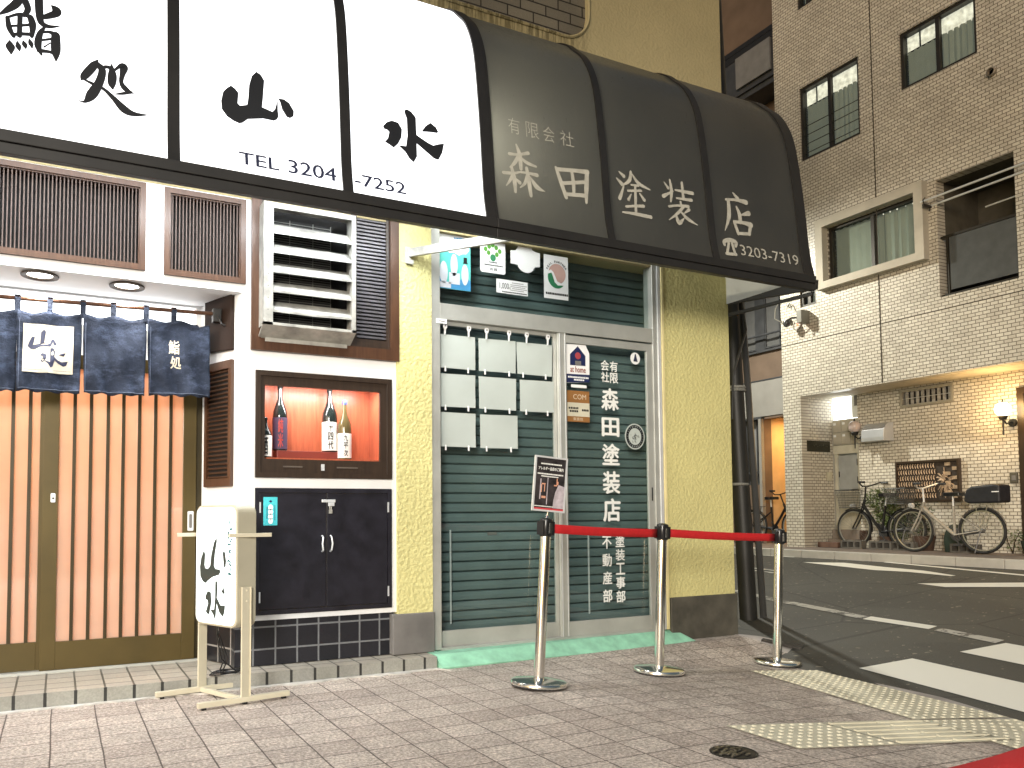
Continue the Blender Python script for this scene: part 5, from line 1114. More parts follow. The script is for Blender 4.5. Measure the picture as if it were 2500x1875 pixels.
for k, (x, z) in enumerate(((11.18, 5.56), (11.30, 5.50), (11.6, 5.33))):
    m = MB(); m.tube([(x, 1.96 if k < 2 else 1.3, z), (x, .55, z+.02)], .016 if k < 2 else .012, 8); tag(m.build('washing_pole', ALUL, smooth=True), ('steel washing pole nearest the street on the loggia', 'steel washing pole just inside the outermost one on the loggia', 'thin washing pole deep inside the loggia')[k], 'washing pole', 'washing poles on the loggia')
m = MB(); m.box(11.12, 11.34, 1.87, 1.90, 5.47, 5.50).tube([(11.14, 1.885, 5.50), (11.12, 1.885, 5.56), (11.17, 1.885, 5.6)], .008, 6).tube([(11.28, 1.885, 5.47), (11.26, 1.885, 5.42)], .008, 6); m.build('pole_holder', FRD, ah)
m = MB(); m.lathe((11.28, .965, 7.03), [(.055, .03), (.06, -.03), (.048, -.04), (.044, .02), (0, .02)], 16, 'x'); m.build('vent_pipe', simple('vent_pipe', (.25, .22, .18), .5), ah)
# entrance: lit landing, letterboxes and grey door deeper in
m = MB(); m.box(12.9, 12.95, 3.4, 4.6, .40, 3.4).box(12.06, 12.95, 4.30, 4.34, .40, 3.4); m.build('entrance_back', simple('entrance_plaster', (.62, .60, .52), .8), ah)
m = MB(); m.box(12.10, 12.14, 3.66, 4.25, 2.66, 3.12); lp = m.build('lit_transom', emit('fluorescent_transom', (.97, 1, .95), 2.2), ah)
m = MB(); m.box(12.085, 12.098, 3.71, 3.86, 2.66, 3.1).box(12.085, 12.098, 3.86, 3.875, 2.66, 3.1); m.build('transom_panel', simple('white_panel', (.7, .72, .70), .5), lp)
m = MB(); m.box(12.075, 12.084, 3.735, 3.82, 2.86, 3.06); m.build('meter_window', PLG, lp)
mbx = MB(); mbx.box(12.07, 12.14, 3.66, 4.25, 2.215, 2.645); mb_ = mbx.build('letterbox_block', simple('letterbox_paint', (.42, .40, .33), .45, .2), ah)
m = MB()
for k in range(3):
    for j in range(2):
        y0 = 3.73+.175*k; z0 = 2.235+.205*j; m.box(12.058, 12.0695, y0, y0+.162, z0, z0+.185)
m.build('letterbox_door', simple('letterbox_door', (.46, .43, .36), .4, .2), mb_, bevel=.003)
m = MB()
for k in range(3):
    for j in range(2):
        y0 = 3.755+.175*k; z0 = 2.255+.205*j; m.box(12.054, 12.0575, y0+.07, y0+.12, z0+.10, z0+.14)
m.build('name_card', PAPW, mb_)
m = MB(); m.box(12.06, 12.14, 3.66, 4.25, 2.06, 2.205).box(12.09, 12.16, 3.71, 3.80, .5, 2.06).box(12.09, 12.16, 4.19, 4.25, .5, 2.06); m.build('door_surround', simple('cream_surround', (.58, .56, .46), .6), ah)
m = MB(); m.box(12.11, 12.15, 3.805, 4.185, 1.45, 2.03); gd = m.build('meter_door', simple('grey_door_paint', (.36, .38, .38), .45), ah, bevel=.004)
m = MB(); m.box(12.10, 12.109, 3.81, 3.825, 1.55, 1.66).box(12.10, 12.109, 3.81, 3.825, 1.85, 1.96).box(12.10, 12.109, 4.165, 4.18, 1.66, 1.76); m.build('door_hinge', FRD, gd)
m = MB(); m.box(12.12, 12.16, 3.80, 4.19, .5, 1.44); m.build('lower_panel', simple('cream_panel', (.55, .52, .42), .6), ah)
m = MB(); m.box(11.86, 12.1, 3.72, 4.252, .47, .60).box(11.98, 12.1, 3.72, 4.252, .60, .76); m.build('entrance_step', simple('stone_step', (.25, .21, .18), .7, amt=.2), ah, bevel=.006)
m = MB(); m.box(11.42, 11.98, 4.238, 4.2545, 2.10, 2.285); np_ = m.build('name_plate', simple('bronze_plate', (.035, .035, .025), .35, .5), ah, bevel=.003)
m = MB()
for k in range(9): x = 11.52+.045*k; m.obox((x, 4.2365, 2.19+random.uniform(-.03, .03)), (x+.03, 4.2365, 2.2+random.uniform(-.03, .03)), .006, .001)
m.build('plate_script', simple('plate_gold', (.25, .24, .17), .4, .5), np_)
m = MB(); m.box(11.88, 11.96, 4.20, 4.254, 1.60, 1.75); m.build('entrance_intercom', simple('intercom_cream', (.5, .47, .36), .5), ah, bevel=.004)
# recess wall fittings
f = MB(); f.frame(2.09, 2.935, 2.71, 2.985, .035, FY, 11.975, 12.1); lw = f.build('louvre_window', simple('bare_aluminium', (.40, .38, .33), .4, .5), ah)
m = MB()
for k in range(9): m.box(12.02, 12.03, 2.135+.085*k, 2.185+.085*k, 2.745, 2.95)
m.build('louvre_pane', simple('ribbed_glass', (.30, .29, .27), .15, amt=.4, scale=20), lw)
m = MB(); m.box(12.0, 12.012, 2.12, 2.91, 2.84, 2.848); m.build('glazing_bar', ALU, lw)
m = MB(); m.box(12.1, 12.13, 2.1, 2.93, 2.7, 2.99); m.build('window_dark', DARKV, lw)
f = MB(); f.frame(-.2, 1.195, .40, 2.78, .09, FY, 11.95, 12.1); hd_ = f.build('house_door', BROWND, ah, bevel=.006)
m = MB(); m.box(12.03, 12.07, -.11, 1.105, .48, 2.69); m.build('door_leaf', wood('door_leaf', (.05, .025, .012), (.09, .05, .025), .4), hd_)
m = MB(); m.box(11.965, 11.999, 1.24, 1.34, 1.455, 1.60); m.build('intercom', simple('intercom_dark', (.08, .075, .06), .4), ah, bevel=.005)
m = MB(); m.box(11.96, 11.9645, 1.255, 1.31, 1.49, 1.56); m.build('intercom_grille', PLG, ah)
hp = [(.0, .30), (-.10, .298), (-.18, .26), (-.235, .18), (-.25, .06), (-.25, .0), (.0, .0)]
m = MB(); m.prism(hp, lambda u, v, d: (11.998+u, d, 2.20+v), 3.07, 3.47); tag(m.build('exhaust_cover', simple('satin_steel', (.55, .57, .60), .35, .6, amt=.08), bevel=.004), 'curved satin steel exhaust cover on the recessed tile wall', 'exhaust cover')
# carved screen
rp = thing('carved_screen', 'dark carved metal relief screen on the recessed wall behind the bicycles', 'wall relief', (11.95, 2.5, 1.2))
m = MB(); m.frame(2.02, 3.02, 1.21, 1.845, .03, FY, 11.93, 11.998); m.build('screen_frame', BROWND, rp, bevel=.004)
m = MB(); m.box(11.975, 11.998, 2.05, 2.99, 1.24, 1.815); m.build('screen_back', simple('screen_dark', (.035, .025, .018), .7, amt=.4, scale=20), rp)
m = MB()
for i in range(15):
    for j in range(6):
        y, z = 2.40+.58*i/14+.016*(j % 2), 1.30+.46*j/5
        m.obox((11.962, y-.004, z-.032), (11.958, y+.004, z+.012), .018, .012); m.obox((11.960, y+.004, z+.008), (11.962, y-.004, z+.040), .010, .010)
        if (i+j) % 2: m.obox((11.965, y+.016, z-.02), (11.965, y+.012, z+.03), .007, .008)
for k in range(46):
    a = R(100+200*random.random()) if k % 3 else R(360*random.random()); r0, r1 = .03+.05*random.random(), .09+.16*random.random(); cy, cz = 2.22, 1.50
    y1, z1 = cy-r1*math.cos(a)*.9, cz+r1*math.sin(a)
    y1 = min(max(y1, 2.06), 2.75); z1 = min(max(z1, 1.25), 1.80)
    m.tube([(11.965, cy-r0*math.cos(a), cz+r0*math.sin(a)), (11.955, (cy+y1)/2+.01, (cz+z1)/2+.02), (11.96, y1, z1)], .0065, 5)
for k in range(8):
    y = 2.055+.11*(k % 2); z = 1.26+.07*k; m.box(11.955, 11.97, y, y+.08, z, z+.05)
m.build('screen_relief', simple('aged_brass', (.42, .31, .21), .5, .3, amt=.4, scale=25), rp)
# globe lamps
def globe(name, label, y, z, lit, x=11.80):
    t = thing(name, label, 'wall lamp', (12.0, y, z), 'globe lamps on the recessed wall')
    m = MB(); m.lathe((x, y, z), [(.0, -.10), (.055, -.085), (.088, -.045), (.10, .0), (.088, .05), (.055, .085), (0, .10)], 24); m.build('globe', emit('lit_globe', (1, .80, .48), 9) if lit else simple('unlit_globe', (.50, .42, .40), .2), t, smooth=True)
    m = MB(); m.lathe((x, y, z), [(.02, .098), (.012, .115), (.006, .14), (0, .15)], 10); m.build('finial', BARK, t)
    m = MB(); m.lathe((x, y, z), [(.04, -.145), (.062, -.10), (.05, -.08)], 16); m.tube([(x, y, z-.13), (x, y, z-.36)], [.014, .008], 8).tube([(x, y, z-.15), (x+.06, y-.01, z-.20), (x+.14, y-.02, z-.17), (12.0, y-.02, z-.18)], .011, 8).lathe((11.985, y-.02, z-.18), [(.05, -.02), (.06, .014)], 12, 'x'); m.build('bracket', BARK, t, smooth=True)
    return t
globe('wall_lamp', 'glowing globe wall lamp beside the dark house door', 1.30, 2.48, True)
globe('wall_lamp', 'unlit globe wall lamp beside the steel exhaust cover', 3.62, 2.47, False)
l = bpy.data.lights.new('globe_bulb', 'POINT'); l.energy = 20; l.color = (1, .60, .22); l.shadow_soft_size = .11
o = bpy.data.objects.new('globe_bulb', l); C.objects.link(o); o.location = (11.68, 1.30, 2.50)
# security camera
sc_ = thing('security_camera', 'small dome security camera with a junction box on the tiled wall corner', 'security camera', (11.3, 4.2, 4.3))
m = MB(); m.box(11.10, 11.298, 4.02, 4.12, 4.24, 4.46); m.build('junction_box', simple('camera_grey', (.16, .155, .13), .5), sc_, bevel=.01)
m = MB(); m.lathe((11.12, 4.34, 4.29), [(0, -.07), (.045, -.05), (.06, -.01), (.06, .02), (.05, .05), (0, .06)], 16); m.tube([(11.12, 4.34, 4.34), (11.18, 4.28, 4.38), (11.29, 4.20, 4.38)], .018, 8); m.build('camera_dome', simple('dome_dark', (.05, .05, .05), .2), sc_, smooth=True)
m = MB(); m.tube([(11.2, 4.10, 4.24), (11.22, 4.22, 4.14), (11.2, 4.28, 4.2), (11.2, 4.24, 4.3)], .008, 6).tube([(11.29, 4.42, 4.36), (11.25, 4.52, 4.34), (11.2, 4.66, 4.45), (11.24, 4.68, 4.62), (11.28, 4.63, 4.75)], .008, 6).box(11.24, 11.298, 4.40, 4.45, 4.33, 4.39).tube([(11.28, 4.45, 4.62), (11.25, 4.38, 4.66), (11.24, 4.34, 4.56)], .012, 6); m.build('cable', simple('cable_grey', (.2, .19, .16), .6), sc_)
m = MB(); m.box(11.10, 11.115, 4.10, 4.13, 4.20, 4.23); m.build('status_light', emit('red_led', (1, .08, .03), 3), sc_)

# ================================================================== DARK APARTMENT BLOCK BEYOND
nb_ = thing('apartment_block', 'dim brown apartment block beyond the tiled house at the end of the alley', 'building', (12.6, 6.5, .4))
BRW = simple('brown_render', (.15, .105, .075), .85, amt=.2, scale=2)
GRP = simple('grey_render', (.28, .27, .25), .85, amt=.12, scale=2)
DKG2 = simple('dark_steel', (.055, .057, .062), .45, amt=.2)
bh_ = [(5.0, 6.62, 4.22, 5.5), (4.5, 5.97, .3, 2.88), (6.04, 6.45, 1.6, 2.9), (4.7, 6.8, 9.2, 10.42), (5.0, 6.5, 6.3, 7.6), (5.1, 6.3, 12.0, 13)]
m = MB(); m.holes(4.63, 14, .3, 14, bh_, FY, 12.3, 12.5); m.build('front_wall', BRW, nb_)
m = MB(); m.box(12.28, 12.299, 4.63, 6.62, 2.93, 3.62); m.build('pale_band', GRP, nb_)
m = MB(); m.box(12.27, 12.30, 4.63, 6.62, 3.625, 3.65).box(12.24, 12.30, 4.63, 6.7, 4.18, 4.22).box(12.22, 12.30, 5.95, 6.5, 2.88, 2.925); m.build('string_course', DKG2, nb_)
for y0, y1 in ((6.13, 6.58), (5.55, 5.92), (5.02, 5.45)):
    f = MB(); f.frame(y0, y1, 4.26, 5.45, .03, FY, 12.34, 12.40); w_ = f.build('window', DKG2, nb_)
    m = MB(); m.box(12.36, 12.37, y0+.02, y1-.02, 4.28, 5.43); m.build('pane', simple('dull_pane', (.13, .13, .13), .2, amt=.1), w_)
m = MB(); m.box(12.33, 12.42, 5.92, 6.13, 4.22, 5.5); m.build('window_pier', DKG2, nb_)
m = MB(); m.tube([(12.2, 4.7, 4.50), (12.2, 6.62, 4.50)], .022, 6); m.build('guard_rail', DKG2, nb_)
f = MB(); f.frame(6.04, 6.45, 1.6, 2.9, .04, FY, 12.32, 12.42); f.box(12.33, 12.41, 6.16, 6.19, 1.64, 2.86).box(12.28, 12.31, 6.04, 6.45, 1.82, 1.86); w_ = f.build('window', DKG2, nb_)
m = MB(); m.box(12.38, 12.39, 6.06, 6.43, 1.62, 2.88); m.build('pane', simple('dim_pane', (.24, .24, .24), .3, amt=.15), w_)
m = MB(); m.box(12.22, 12.299, 5.972, 6.036, .3, 2.88); m.build('door_pier', GRP, nb_)
m = MB(); m.box(13.2, 13.25, 4.5, 6.2, .3, 3.0).box(12.5, 13.2, 5.98, 6.02, .3, 3.0).box(12.5, 13.2, 4.5, 6.0, 2.90, 2.96).box(12.5, 13.2, 4.5, 6.0, .25, .30); m.build('lobby', simple('lobby_plaster', (.62, .44, .24), .7, amt=.1, scale=4), nb_)
m = MB(); m.box(12.85, 13.05, 5.3, 5.5, 2.886, 2.898); m.build('lobby_lamp', emit('lobby_glow', (1, .72, .36), 6), nb_)
l = bpy.data.lights.new('lobby_bulb', 'AREA'); l.energy = 13; l.size = .3; l.color = (1, .60, .24)
o = bpy.data.objects.new('lobby_bulb', l); C.objects.link(o); o.parent = nb_; o.location = Vector((12.85, 5.4, 2.87))-woff(nb_)
# balcony
m = MB(); m.box(11.75, 12.29, 4.7, 6.82, 9.05, 9.2).box(11.70, 11.75, 4.7, 6.82, 9.15, 9.95); bl = m.build('balcony', DKG2, nb_)
m = MB(); m.box(11.69, 11.699, 4.7, 6.75, 9.86, 10.0).box(12.25, 12.29, 4.7, 6.8, 10.44, 10.54); m.build('balcony_rail', BARK, bl)
m = MB(); m.box(11.64, 11.68, 5.0, 5.83, 9.25, 9.86); m.build('balcony_screen', simple('screen_grey', (.20, .20, .20), .5), bl)
m = MB(); m.box(12.33, 12.36, 4.72, 6.78, 9.22, 10.4); m.build('balcony_window', simple('upper_pane', (.17, .165, .16), .25), nb_)
m = MB(); m.lathe((11.7, 6.25, 9.1), [(0, -.06), (.06, -.03), (.06, .05), (0, .07)], 12); m.build('balcony_lamp', PAPER, bl)
m = MB(); m.box(12.35, 12.38, 4.9, 6.6, 6.2, 7.7); m.build('middle_window', DKG2, nb_)
m = MB(); m.box(12.5, 18, 13.8, 14, .3, 14).box(12.5, 18, 4.63, 13.8, 13.9, 14.1).box(17.9, 18, 4.63, 13.8, .3, 13.9); m.build('rear_walls', BRW, nb_)
# lane end: a further house closes the view between the pillar and the block
eh = thing('end_house', 'dim grey house closing the lane beyond the pole', 'building', (9, 16, .3))
m = MB(); m.holes(4.5, 12.6, .1, 9, [(7.5, 9.2, 1.2, 2.6), (10.2, 11.6, 1.2, 2.6), (10.2, 11.6, 4, 5.4)], FX, 15.0, 15.3); m.build('front_wall', GRP, eh)
m = MB(); m.box(4.5, 12.6, 15.3, 20, 8.8, 9); m.build('roof', DKG2, eh)
m = MB(); m.box(7.4, 9.3, 15.2, 15.25, 1.1, 2.7).box(10.1, 11.7, 15.2, 15.25, 1.1, 2.7).box(10.1, 11.7, 15.2, 15.25, 3.9, 5.5); m.build('window', DKG2, eh)

# ================================================================== POLES AND ASSUMED STREET LAMPS
up_ = thing('utility_pole', 'dark leaning utility pole strapped with cables beside the yellow pillar', 'utility pole', (6.2, .74, 0))
m = MB(); m.tube([(6.22, .68, -.02), (6.13, .70, 2.4), (5.96, .74, 7.5)], [.085, .082, .075], 16); m.build('shaft', simple('pole_black', (.020, .019, .017), .5, amt=.3, scale=4), up_, smooth=True)
m = MB(); m.tube([(6.36, .62, -.0), (6.26, .66, 2.5), (6.17, .70, 4.2)], .032, 8).tube([(6.10, .60, 3.9), (6.14, .60, 3.3), (6.18, .58, 2.9), (6.03, .62, 2.45), (6.02, .64, 2.0)], .012, 6); m.build('conduit', simple('conduit_grey', (.05, .05, .05), .4), up_, smooth=True)
m = MB(); m.tube([(5.62, .40, 3.7), (5.66, .42, 3.3), (5.75, .46, 2.8), (5.66, .46, 2.45)], .014, 6); m.build('pale_cable', simple('pale_cable', (.45, .48, .47), .5), up_, smooth=True)
for z in (2.30, 2.33, 1.35): m = MB(); m.ring((6.135-.01*(z-2.3), .70, z), 'z', .092, .014, 24, 6); m.build('strap', GALV, up_)
sl = thing('assumed_street_lamp', 'assumed street lamp on a grey pole, out of view, lighting the tiled house from the lane', 'street lamp', (10.3, 7.2, .3))  # assumed lamp, hidden from view: placed from the shadows on the tiled wall
m = MB(); m.tube([(10.3, 7.4, .3), (10.3, 7.4, 6.3)], [.07, .05], 12).tube([(10.3, 7.4, 6.25), (9.8, 6.9, 6.4), (9.1, 6.1, 6.35)], .03, 8); m.build('lamp_post', PLG, sl, smooth=True)
m = MB(); m.box(8.85, 9.15, 5.8, 6.1, 6.27, 6.36); m.build('lamp_head', PLG, sl, bevel=.02)
m = MB(); m.box(8.88, 9.12, 5.83, 6.07, 6.262, 6.269); m.build('lamp_lens', emit('assumed_street_lens', (1, .97, .85), 10), sl)
l = bpy.data.lights.new('assumed_street_bulb', 'SPOT'); l.energy = 800; l.color = (1, .97, .84); l.spot_size = R(152); l.spot_blend = .75; l.shadow_soft_size = .10
o = bpy.data.objects.new('assumed_street_bulb', l); C.objects.link(o); o.parent = sl; o.location = Vector((9.0, 5.95, 6.2))-woff(sl); o.rotation_euler = Vector((-.15, .30, 1)).to_track_quat('Z', 'Y').to_euler()

st_l = thing('assumed_street_lamp', 'added pedestrian street lamp on a grey pole, unseen across the pavement behind the viewer', 'street lamp', (-3.6, -9.6, 0))  # added lamp, never in view: brightens the pavement, shop fronts and yellow pillar
m = MB(); m.tube([(-3.6, -9.75, 0), (-3.6, -9.75, 3.55)], [.06, .045], 12).tube([(-3.6, -9.75, 3.5), (-3.6, -9.5, 3.72)], .03, 8); m.build('lamp_post', PLG, st_l, smooth=True)
m = MB(); m.box(-3.8, -3.4, -9.6, -9.35, 3.70, 3.80); m.build('lamp_head', PLG, st_l, bevel=.02)
m = MB(); m.box(-3.75, -3.45, -9.58, -9.38, 3.692, 3.699); m.build('lamp_lens', emit('added_pavement_lens', (1, .97, .88), 8), st_l)
l = bpy.data.lights.new('added_pavement_bulb', 'SPOT'); l.energy = 2300; l.color = (1, .95, .86); l.spot_size = R(84); l.spot_blend = .4; l.shadow_soft_size = 1.3
o = bpy.data.objects.new('added_pavement_bulb', l); C.objects.link(o); o.parent = st_l; o.location = Vector((-3.6, -9.45, 3.55))-woff(st_l)
o.rotation_euler = (-Vector((.60, .72, -.60))).to_track_quat('Z', 'Y').to_euler()

# ================================================================== BICYCLES, PLANTS AND BITS ON THE FAR PAVEMENT
SPOKE = simple('spoke_steel', (.20, .20, .19), .7, .1); TYRE = simple('rubber', (.012, .012, .012), .7); RIM = simple('rim_alloy', (.62, .61, .57), .3, .8); SILV = simple('silver_frame', (.34, .315, .27), .6, .2); BLKF = simple('black_frame', (.014, .014, .015), .35, .2)
WIRE = simple('basket_wire', (.06, .06, .055), .45, .5)
def bicycle(name, label, x, f, r, rad, fm, head, seat, bb, bar, bask, box=False, fork_m=None):
    """f, r, head ...: (y, z) of front hub, rear hub, head tube top, saddle, bottom bracket, handlebar"""
    t = thing(name, label, 'bicycle', (x, (f[0]+r[0])/2, f[1]-rad), 'bicycles parked on the far pavement'); P = lambda q, dx=0: (x+dx, q[0], q[1])
    for nm, c in (('front_wheel', f), ('rear_wheel', r)):
        m = MB(); m.ring(P(c), 'x', rad-.018, .019, 44, 8); wh = m.build(nm, TYRE, t, smooth=True)
        m = MB(); m.ring(P(c), 'x', rad-.044, .010, 40, 6); m.build('rim', RIM, wh, smooth=True)
        m = MB()
        for k in range(28):
            a = 2*PI*k/28; d = .03*(1 if k % 2 else -1); m.tube([(x+d, c[0]+.02*math.cos(a+.8*(1 if k % 4 < 2 else -1)), c[1]+.02*math.sin(a+.8*(1 if k % 4 < 2 else -1))), (x, c[0]+(rad-.05)*math.cos(a), c[1]+(rad-.05)*math.sin(a))], .0011, 3)
        m.lathe(P(c), [(.018, -.04), (.018, .04)], 10, 'x'); m.build('spokes', SPOKE, wh)
        m = MB(); n = 16; a0, a1 = (R(-10), R(120)) if nm == 'front_wheel' else (R(20), R(200)); vs = []
        s_ = -1 if nm == 'rear_wheel' else -1
        for k in range(n+1):
            a = a0+(a1-a0)*k/n; ca, sa = math.cos(a), math.sin(a)
            for dx, rr_ in ((-.022, rad+.008), (0, rad+.018), (.022, rad+.008)): vs.append((x+dx, c[0]-rr_*ca*(-1 if False else 1), c[1]+rr_*sa))
        m.add(vs, [(3*k+j, 3*k+j+1, 3*k+j+4, 3*k+j+3) for k in range(n) for j in range(2)]); m.build('mudguard', RIM if fm is SILV else fm, t, smooth=True)
    hl = (head[0]+(f[0]-head[0])*.22, head[1]+(f[1]-head[1])*.30)
    m = MB(); m.tube([P(head), P(hl)], .022, 10).tube([P((hl[0]*.9+head[0]*.1, (head[1]+hl[1])/2)), P(((hl[0]+bb[0])/2, (hl[1]+bb[1])/2+.02)), P(bb)], .024, 10)
    st_ = (seat[0]+(bb[0]-seat[0])*.25, seat[1]+(bb[1]-seat[1])*.25)
    m.tube([P(st_), P(bb)], .018, 8)
    for d in (-.05, .05): m.tube([P(bb, d*.4), P(r, d)], .010, 6).tube([P((st_[0]*.8+bb[0]*.2, st_[1]*.8+bb[1]*.2)), P(r, d)], .009, 6)
    m.build('frame', fm, t, smooth=True)
    m = MB()
    for d in (-.04, .04): m.tube([P(hl, d*.6), P(((hl[0]+f[0])/2-.015, (hl[1]+f[1])/2), d), P(f, d)], .012, 8)
    m.build('fork', fork_m or fm, t, smooth=True)
    m = MB(); m.tube([P(head), P((bar[0]*.6+head[0]*.4, bar[1]-.03))], .013, 8).tube([(x-.28, bar[0]-.16, bar[1]+.03), (x-.26, bar[0]-.05, bar[1]+.035), (x-.06, bar[0]+.03, bar[1]-.03), (x+.06, bar[0]+.03, bar[1]-.03), (x+.26, bar[0]-.05, bar[1]+.035), (x+.28, bar[0]-.16, bar[1]+.03)], .012, 8); hb = m.build('handlebar', ALUL if fm is SILV else BLKP, t, smooth=True)
    m = MB()
    for d in (-.28, .28): m.tube([(x+d, bar[0]-.17, bar[1]+.03), (x+d*.96, bar[0]-.055, bar[1]+.035)], .017, 8)
    m.build('grip', BLKP, hb)
    m = MB(); m.tube([P(seat), P(st_)], .013, 8); m.build('seat_post', ALUL, t)
    m = MB(); sy, sz = seat; m.prism([(-.13, -.075), (-.13, .075), (-.06, .085), (.02, .05), (.13, .018), (.14, 0), (.13, -.018), (.02, -.05), (-.06, -.085)], lambda u, v, d: (x+v, sy+u, sz+d), 0, .055); m.build('saddle', BLKP, t, bevel=.015)
    m = MB(); m.lathe(P(bb), [(.085, .034), (.09, .038), (.085, .042)], 20, 'x'); m.obox(P(bb, -.06), P((bb[0]-.10, bb[1]-.13), -.06), .02, .012).obox(P(bb, .06), P((bb[0]+.10, bb[1]+.13), .06), .02, .012).box(x-.15, x-.06, bb[0]-.14, bb[0]-.06, bb[1]-.145, bb[1]-.12); m.tube([P(bb, .03), P(r, .03)], .03, 6); m.build('crank', DKG2, t)
    m = MB(); m.obox(P(r, -.05), P((r[0]+.06, r[1]-rad+.01), -.09), .014, .014); m.build('kickstand', DKG2, t)
    if bask:
        y0, y1, z0, z1 = bask; m = MB(); ww = .14
        def rim(z, k): return [(x-ww*k, y0+(y1-y0)*.5-(y1-y0)*.5*k, z), (x+ww*k, y0+(y1-y0)*.5-(y1-y0)*.5*k, z), (x+ww*k, y0+(y1-y0)*.5+(y1-y0)*.5*k, z), (x-ww*k, y0+(y1-y0)*.5+(y1-y0)*.5*k, z)]
        T, B = rim(z1, 1), rim(z0, .74)
        m.tube(T, .008, 6, closed=True).tube(B, .006, 6, closed=True)
        for i in range(4):
            for k in range(11):
                a = Vector(T[i]).lerp(Vector(T[(i+1) % 4]), k/11); b = Vector(B[i]).lerp(Vector(B[(i+1) % 4]), k/11); m.tube([a, b], .0026, 4)
            for k in range(1, 7):
                a = Vector(T[i]).lerp(Vector(B[i]), k/7); b = Vector(T[(i+1) % 4]).lerp(Vector(B[(i+1) % 4]), k/7); m.tube([a, b], .0022, 4)
        for k in range(9): m.tube([Vector(B[0]).lerp(Vector(B[3]), k/8), Vector(B[1]).lerp(Vector(B[2]), k/8)], .0026, 4)
        m.build('basket', WIRE, t)
    m = MB(); rk = (r[0], r[1]+rad+.055)
    m.box(x-.06, x-.05, r[0]-.22, r[0]+.16, rk[1], rk[1]+.01).box(x+.05, x+.06, r[0]-.22, r[0]+.16, rk[1], rk[1]+.01)
    for k in range(4): m.box(x-.05, x+.05, r[0]-.2+.1*k, r[0]-.19+.1*k, rk[1]+.002, rk[1]+.008)
    for d in (-.055, .055): m.tube([(x+d, r[0]-.12, rk[1]), P(r, d)], .006, 6).tube([(x+d, r[0]+.05, rk[1]), P(r, d)], .005, 6)
    m.build('rear_rack', RIM if fm is SILV else fm, t)
    m = MB(); m.lathe((x, f[0]+.02, f[1]+rad+.05), [(.03, .03), (.04, -.03), (.02, -.04)], 10, 'y'); m.build('headlight', ALUL, t, smooth=True)
    return t
b1 = bicycle('bicycle', 'silver city bicycle with a wire basket and black bag on its rack', 11.28, (2.32, .785), (1.335, .795), .315, SILV, (2.14, 1.20), (1.72, 1.275), (1.71, .73), (2.16, 1.43), (2.33, 2.70, 1.18, 1.405), fork_m=SILV)
m = MB(); m.prism([(1.02, 1.175), (1.02, 1.41), (1.10, 1.425), (1.40, 1.40), (1.46, 1.36), (1.49, 1.28), (1.50, 1.20), (1.44, 1.165)], lambda u, v, d: (d, u, v), 11.15, 11.41)
bg_ = tag(m.build('rack_bag', simple('black_nylon', (.012, .013, .018), .55, amt=.3, scale=12, bump=.4, bscale=18), bevel=.025), 'bulky black nylon bag strapped on the silver bicycle rack', 'bag')
m = MB(); m.box(11.145, 11.149, 1.03, 1.12, 1.315, 1.328); m.build('reflective_strip', PAPW, bg_)
b2 = bicycle('bicycle', 'black bicycle with a wire basket leaning into the green bush', 11.70, (3.61, .795), (2.70, .79), .315, BLKF, (3.40, 1.26), (3.02, 1.30), (3.12, .74), (3.36, 1.50), (3.53, 3.84, 1.13, 1.42))
b3 = bicycle('bicycle', 'dark bicycle standing in the lamplit lobby opening', 12.02, (5.05, .80), (6.0, .80), .31, BLKF, (5.30, 1.22), (5.60, 1.30), (5.55, .75), (5.42, 1.42), None)
def leaves(m, c, rx, ry, rz, n, s, surf=.5):
    for _ in range(n):
        while True:
            p = Vector((random.uniform(-1, 1), random.uniform(-1, 1), random.uniform(-1, 1)))
            if surf*.5 < p.length < 1: break
        q = Vector((c[0]+p.x*rx, c[1]+p.y*ry, c[2]+p.z*rz)); a = Vector((random.gauss(0, 1), random.gauss(0, 1), random.gauss(0, .7)+.2)).normalized(); b = a.cross(Vector((random.gauss(0, 1), random.gauss(0, 1), random.gauss(0, 1)))).normalized(); k = a.cross(b)*.25
        l, w_ = s*random.uniform(.6, 1.3), s*random.uniform(.25, .42)
        m.add([q-a*l*.5, q+b*w_*.5+k*l*.2, q+a*l*.5, q-b*w_*.5+k*l*.2], [(0, 1, 2, 3)])
def leafmat(name, c1, c2):
    m = Mat(name); n = m.noise(17, 3, .6); m.col(m.ramp(n, [(.3, c1), (.7, c2)])); m.set(Roughness=.5); return m.m
LEAF = leafmat('bush_leaf', (.035, .060, .018), (.13, .17, .05)); LEAF2 = leafmat('dark_leaf', (.02, .035, .014), (.06, .085, .03))
def plant(name, label, blobs, n, s, lm, pot=None, stems=()):
    c0 = blobs[0][0]; t = thing(name, label, 'plant', (c0[0], c0[1], .47))
    m = MB()
    for c, rx, ry, rz in blobs: leaves(m, c, rx, ry, rz, n, s)
    m.build('foliage', lm, t)
    m = MB()
    for a, b in stems: m.tube([a, (Vector(a)+Vector(b))/2+Vector((.01, .03, 0)), b], [.009, .007, .004], 6)
    if stems: m.build('stem', BROWND, t)
    if pot: m = MB(); m.lathe(pot[0], pot[1], 20); m.build('pot', pot[2], t, smooth=True)
CLAY = simple('dark_clay', (.07, .04, .028), .8, amt=.3)
plant('bush', 'leafy green bush growing behind the black bicycle', [((11.86, 3.24, 1.27), .12, .32, .18), ((11.85, 3.10, 1.0), .12, .30, .2), ((11.84, 3.0, .78), .12, .26, .2)], 420, .07, LEAF, ((11.85, 3.1, .47), [(.11, 0), (.15, .2), (.14, .2), (0, .19)], CLAY), [((11.85, 3.1, .6), (11.86, 3.35, 1.3)), ((11.85, 3.1, .6), (11.86, 3.0, 1.2)), ((11.85, 3.1, .6), (11.85, 3.2, 1.0))])
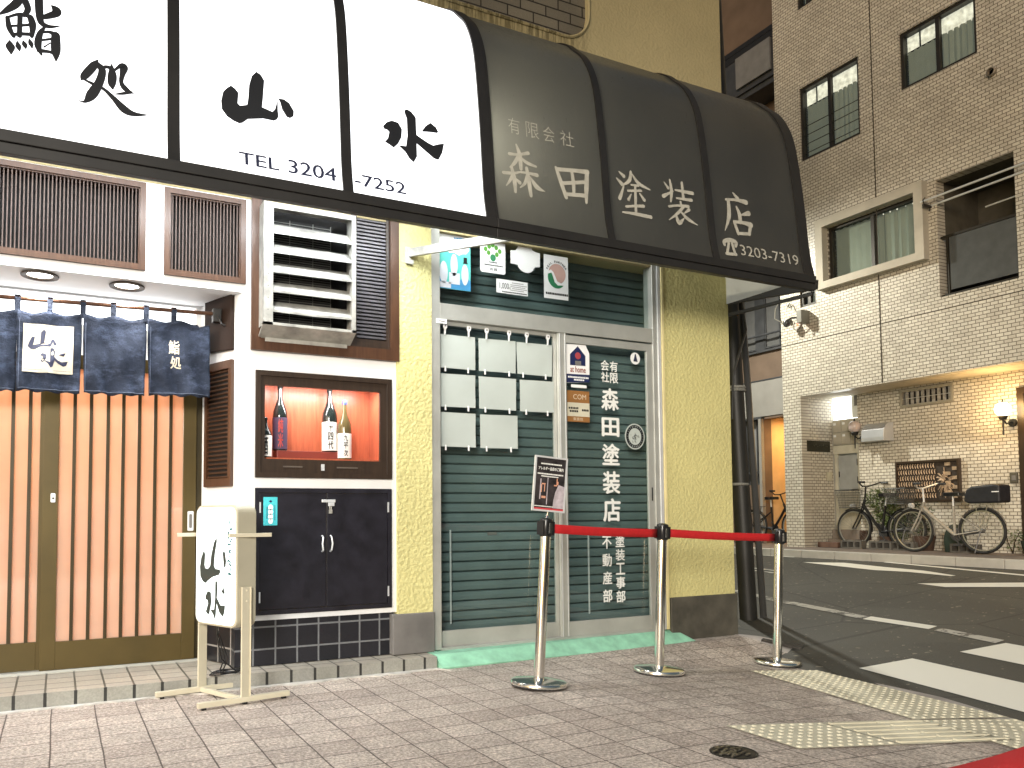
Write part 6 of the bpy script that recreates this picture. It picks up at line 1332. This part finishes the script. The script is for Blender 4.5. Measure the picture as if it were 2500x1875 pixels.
plant('shrub', 'low dark shrub in a pot behind the silver bicycle basket', [((11.78, 2.55, .95), .09, .24, .28)], 330, .06, LEAF2, ((11.8, 2.5, .47), [(.12, 0), (.16, .22), (.15, .22), (0, .2)], CLAY), [((11.8, 2.5, .6), (11.78, 2.6, 1.1)), ((11.8, 2.5, .6), (11.78, 2.4, 1.0))])
plant('weed', 'straggling weed at the foot of the tile wall by the house door', [((11.9, 1.28, .66), .06, .16, .16)], 90, .05, LEAF, None, [((11.9, 1.3, .47), (11.9, 1.38, .8)), ((11.9, 1.3, .47), (11.9, 1.2, .78))])
plant('potted_plant', 'dark potted plant at the right end of the far pavement', [((11.45, .80, .76), .12, .14, .13)], 160, .06, LEAF2, ((11.45, .80, .47), [(.10, 0), (.14, .2), (.13, .2), (0, .19)], simple('green_pot', (.02, .03, .02), .6)))
m = MB(); m.lathe((11.72, 1.98, .47), [(.135, 0), (.145, .12), (.14, .22), (.11, .33), (.06, .39), (0, .41)], 24); tag(m.build('covered_drum', simple('dark_green_cover', (.018, .032, .022), .7, amt=.2, scale=6, bump=.3, bscale=20), smooth=True, loc=(11.72, 1.98, .47)), 'rounded dark green covered drum between the bicycle wheels', 'drum')
CBLK = simple('old_concrete', (.10, .095, .085), .85, amt=.2, scale=8, bump=.3)
def block(y, x, label, rz=0):
    f = MB(); f.holes(y-.19, y+.19, .472, .60, [(y-.155+.115*k, y-.07+.115*k, .495, .578) for k in range(3)], FY, x-.06, x+.06)
    return tag(f.build('concrete_block', CBLK, loc=(x, y, .472), bevel=.003), label, 'concrete block', 'hollow blocks on the far pavement')
block(3.50, 11.52, 'hollow concrete block seen through the front wheel of the black bicycle'); block(3.02, 11.56, 'hollow concrete block below the pedals of the black bicycle'); block(1.70, 11.5, 'hollow concrete block below the pedals of the silver bicycle'); block(2.68, 11.58, 'hollow concrete block behind the overlapping wheels')
m = MB(); m.box(11.5, 11.72, 3.78, 4.16, .472, .56); tag(m.build('stone_slab', simple('red_stone', (.13, .075, .055), .8, amt=.25), bevel=.006, loc=(11.6, 4, .472)), 'flat reddish stone slab at the entrance step', 'slab')
m = MB(); m.box(11.75, 11.86, 3.42, 3.56, .60, .76); tag(m.build('clay_tub', CLAY, bevel=.01, loc=(11.8, 3.5, .6)), 'small brown tub behind the black bicycle front wheel', 'tub')
for o in list(bpy.data.objects):
    if o.name.startswith('lettering') and o.type == 'FONT': bpy.data.objects.remove(o)
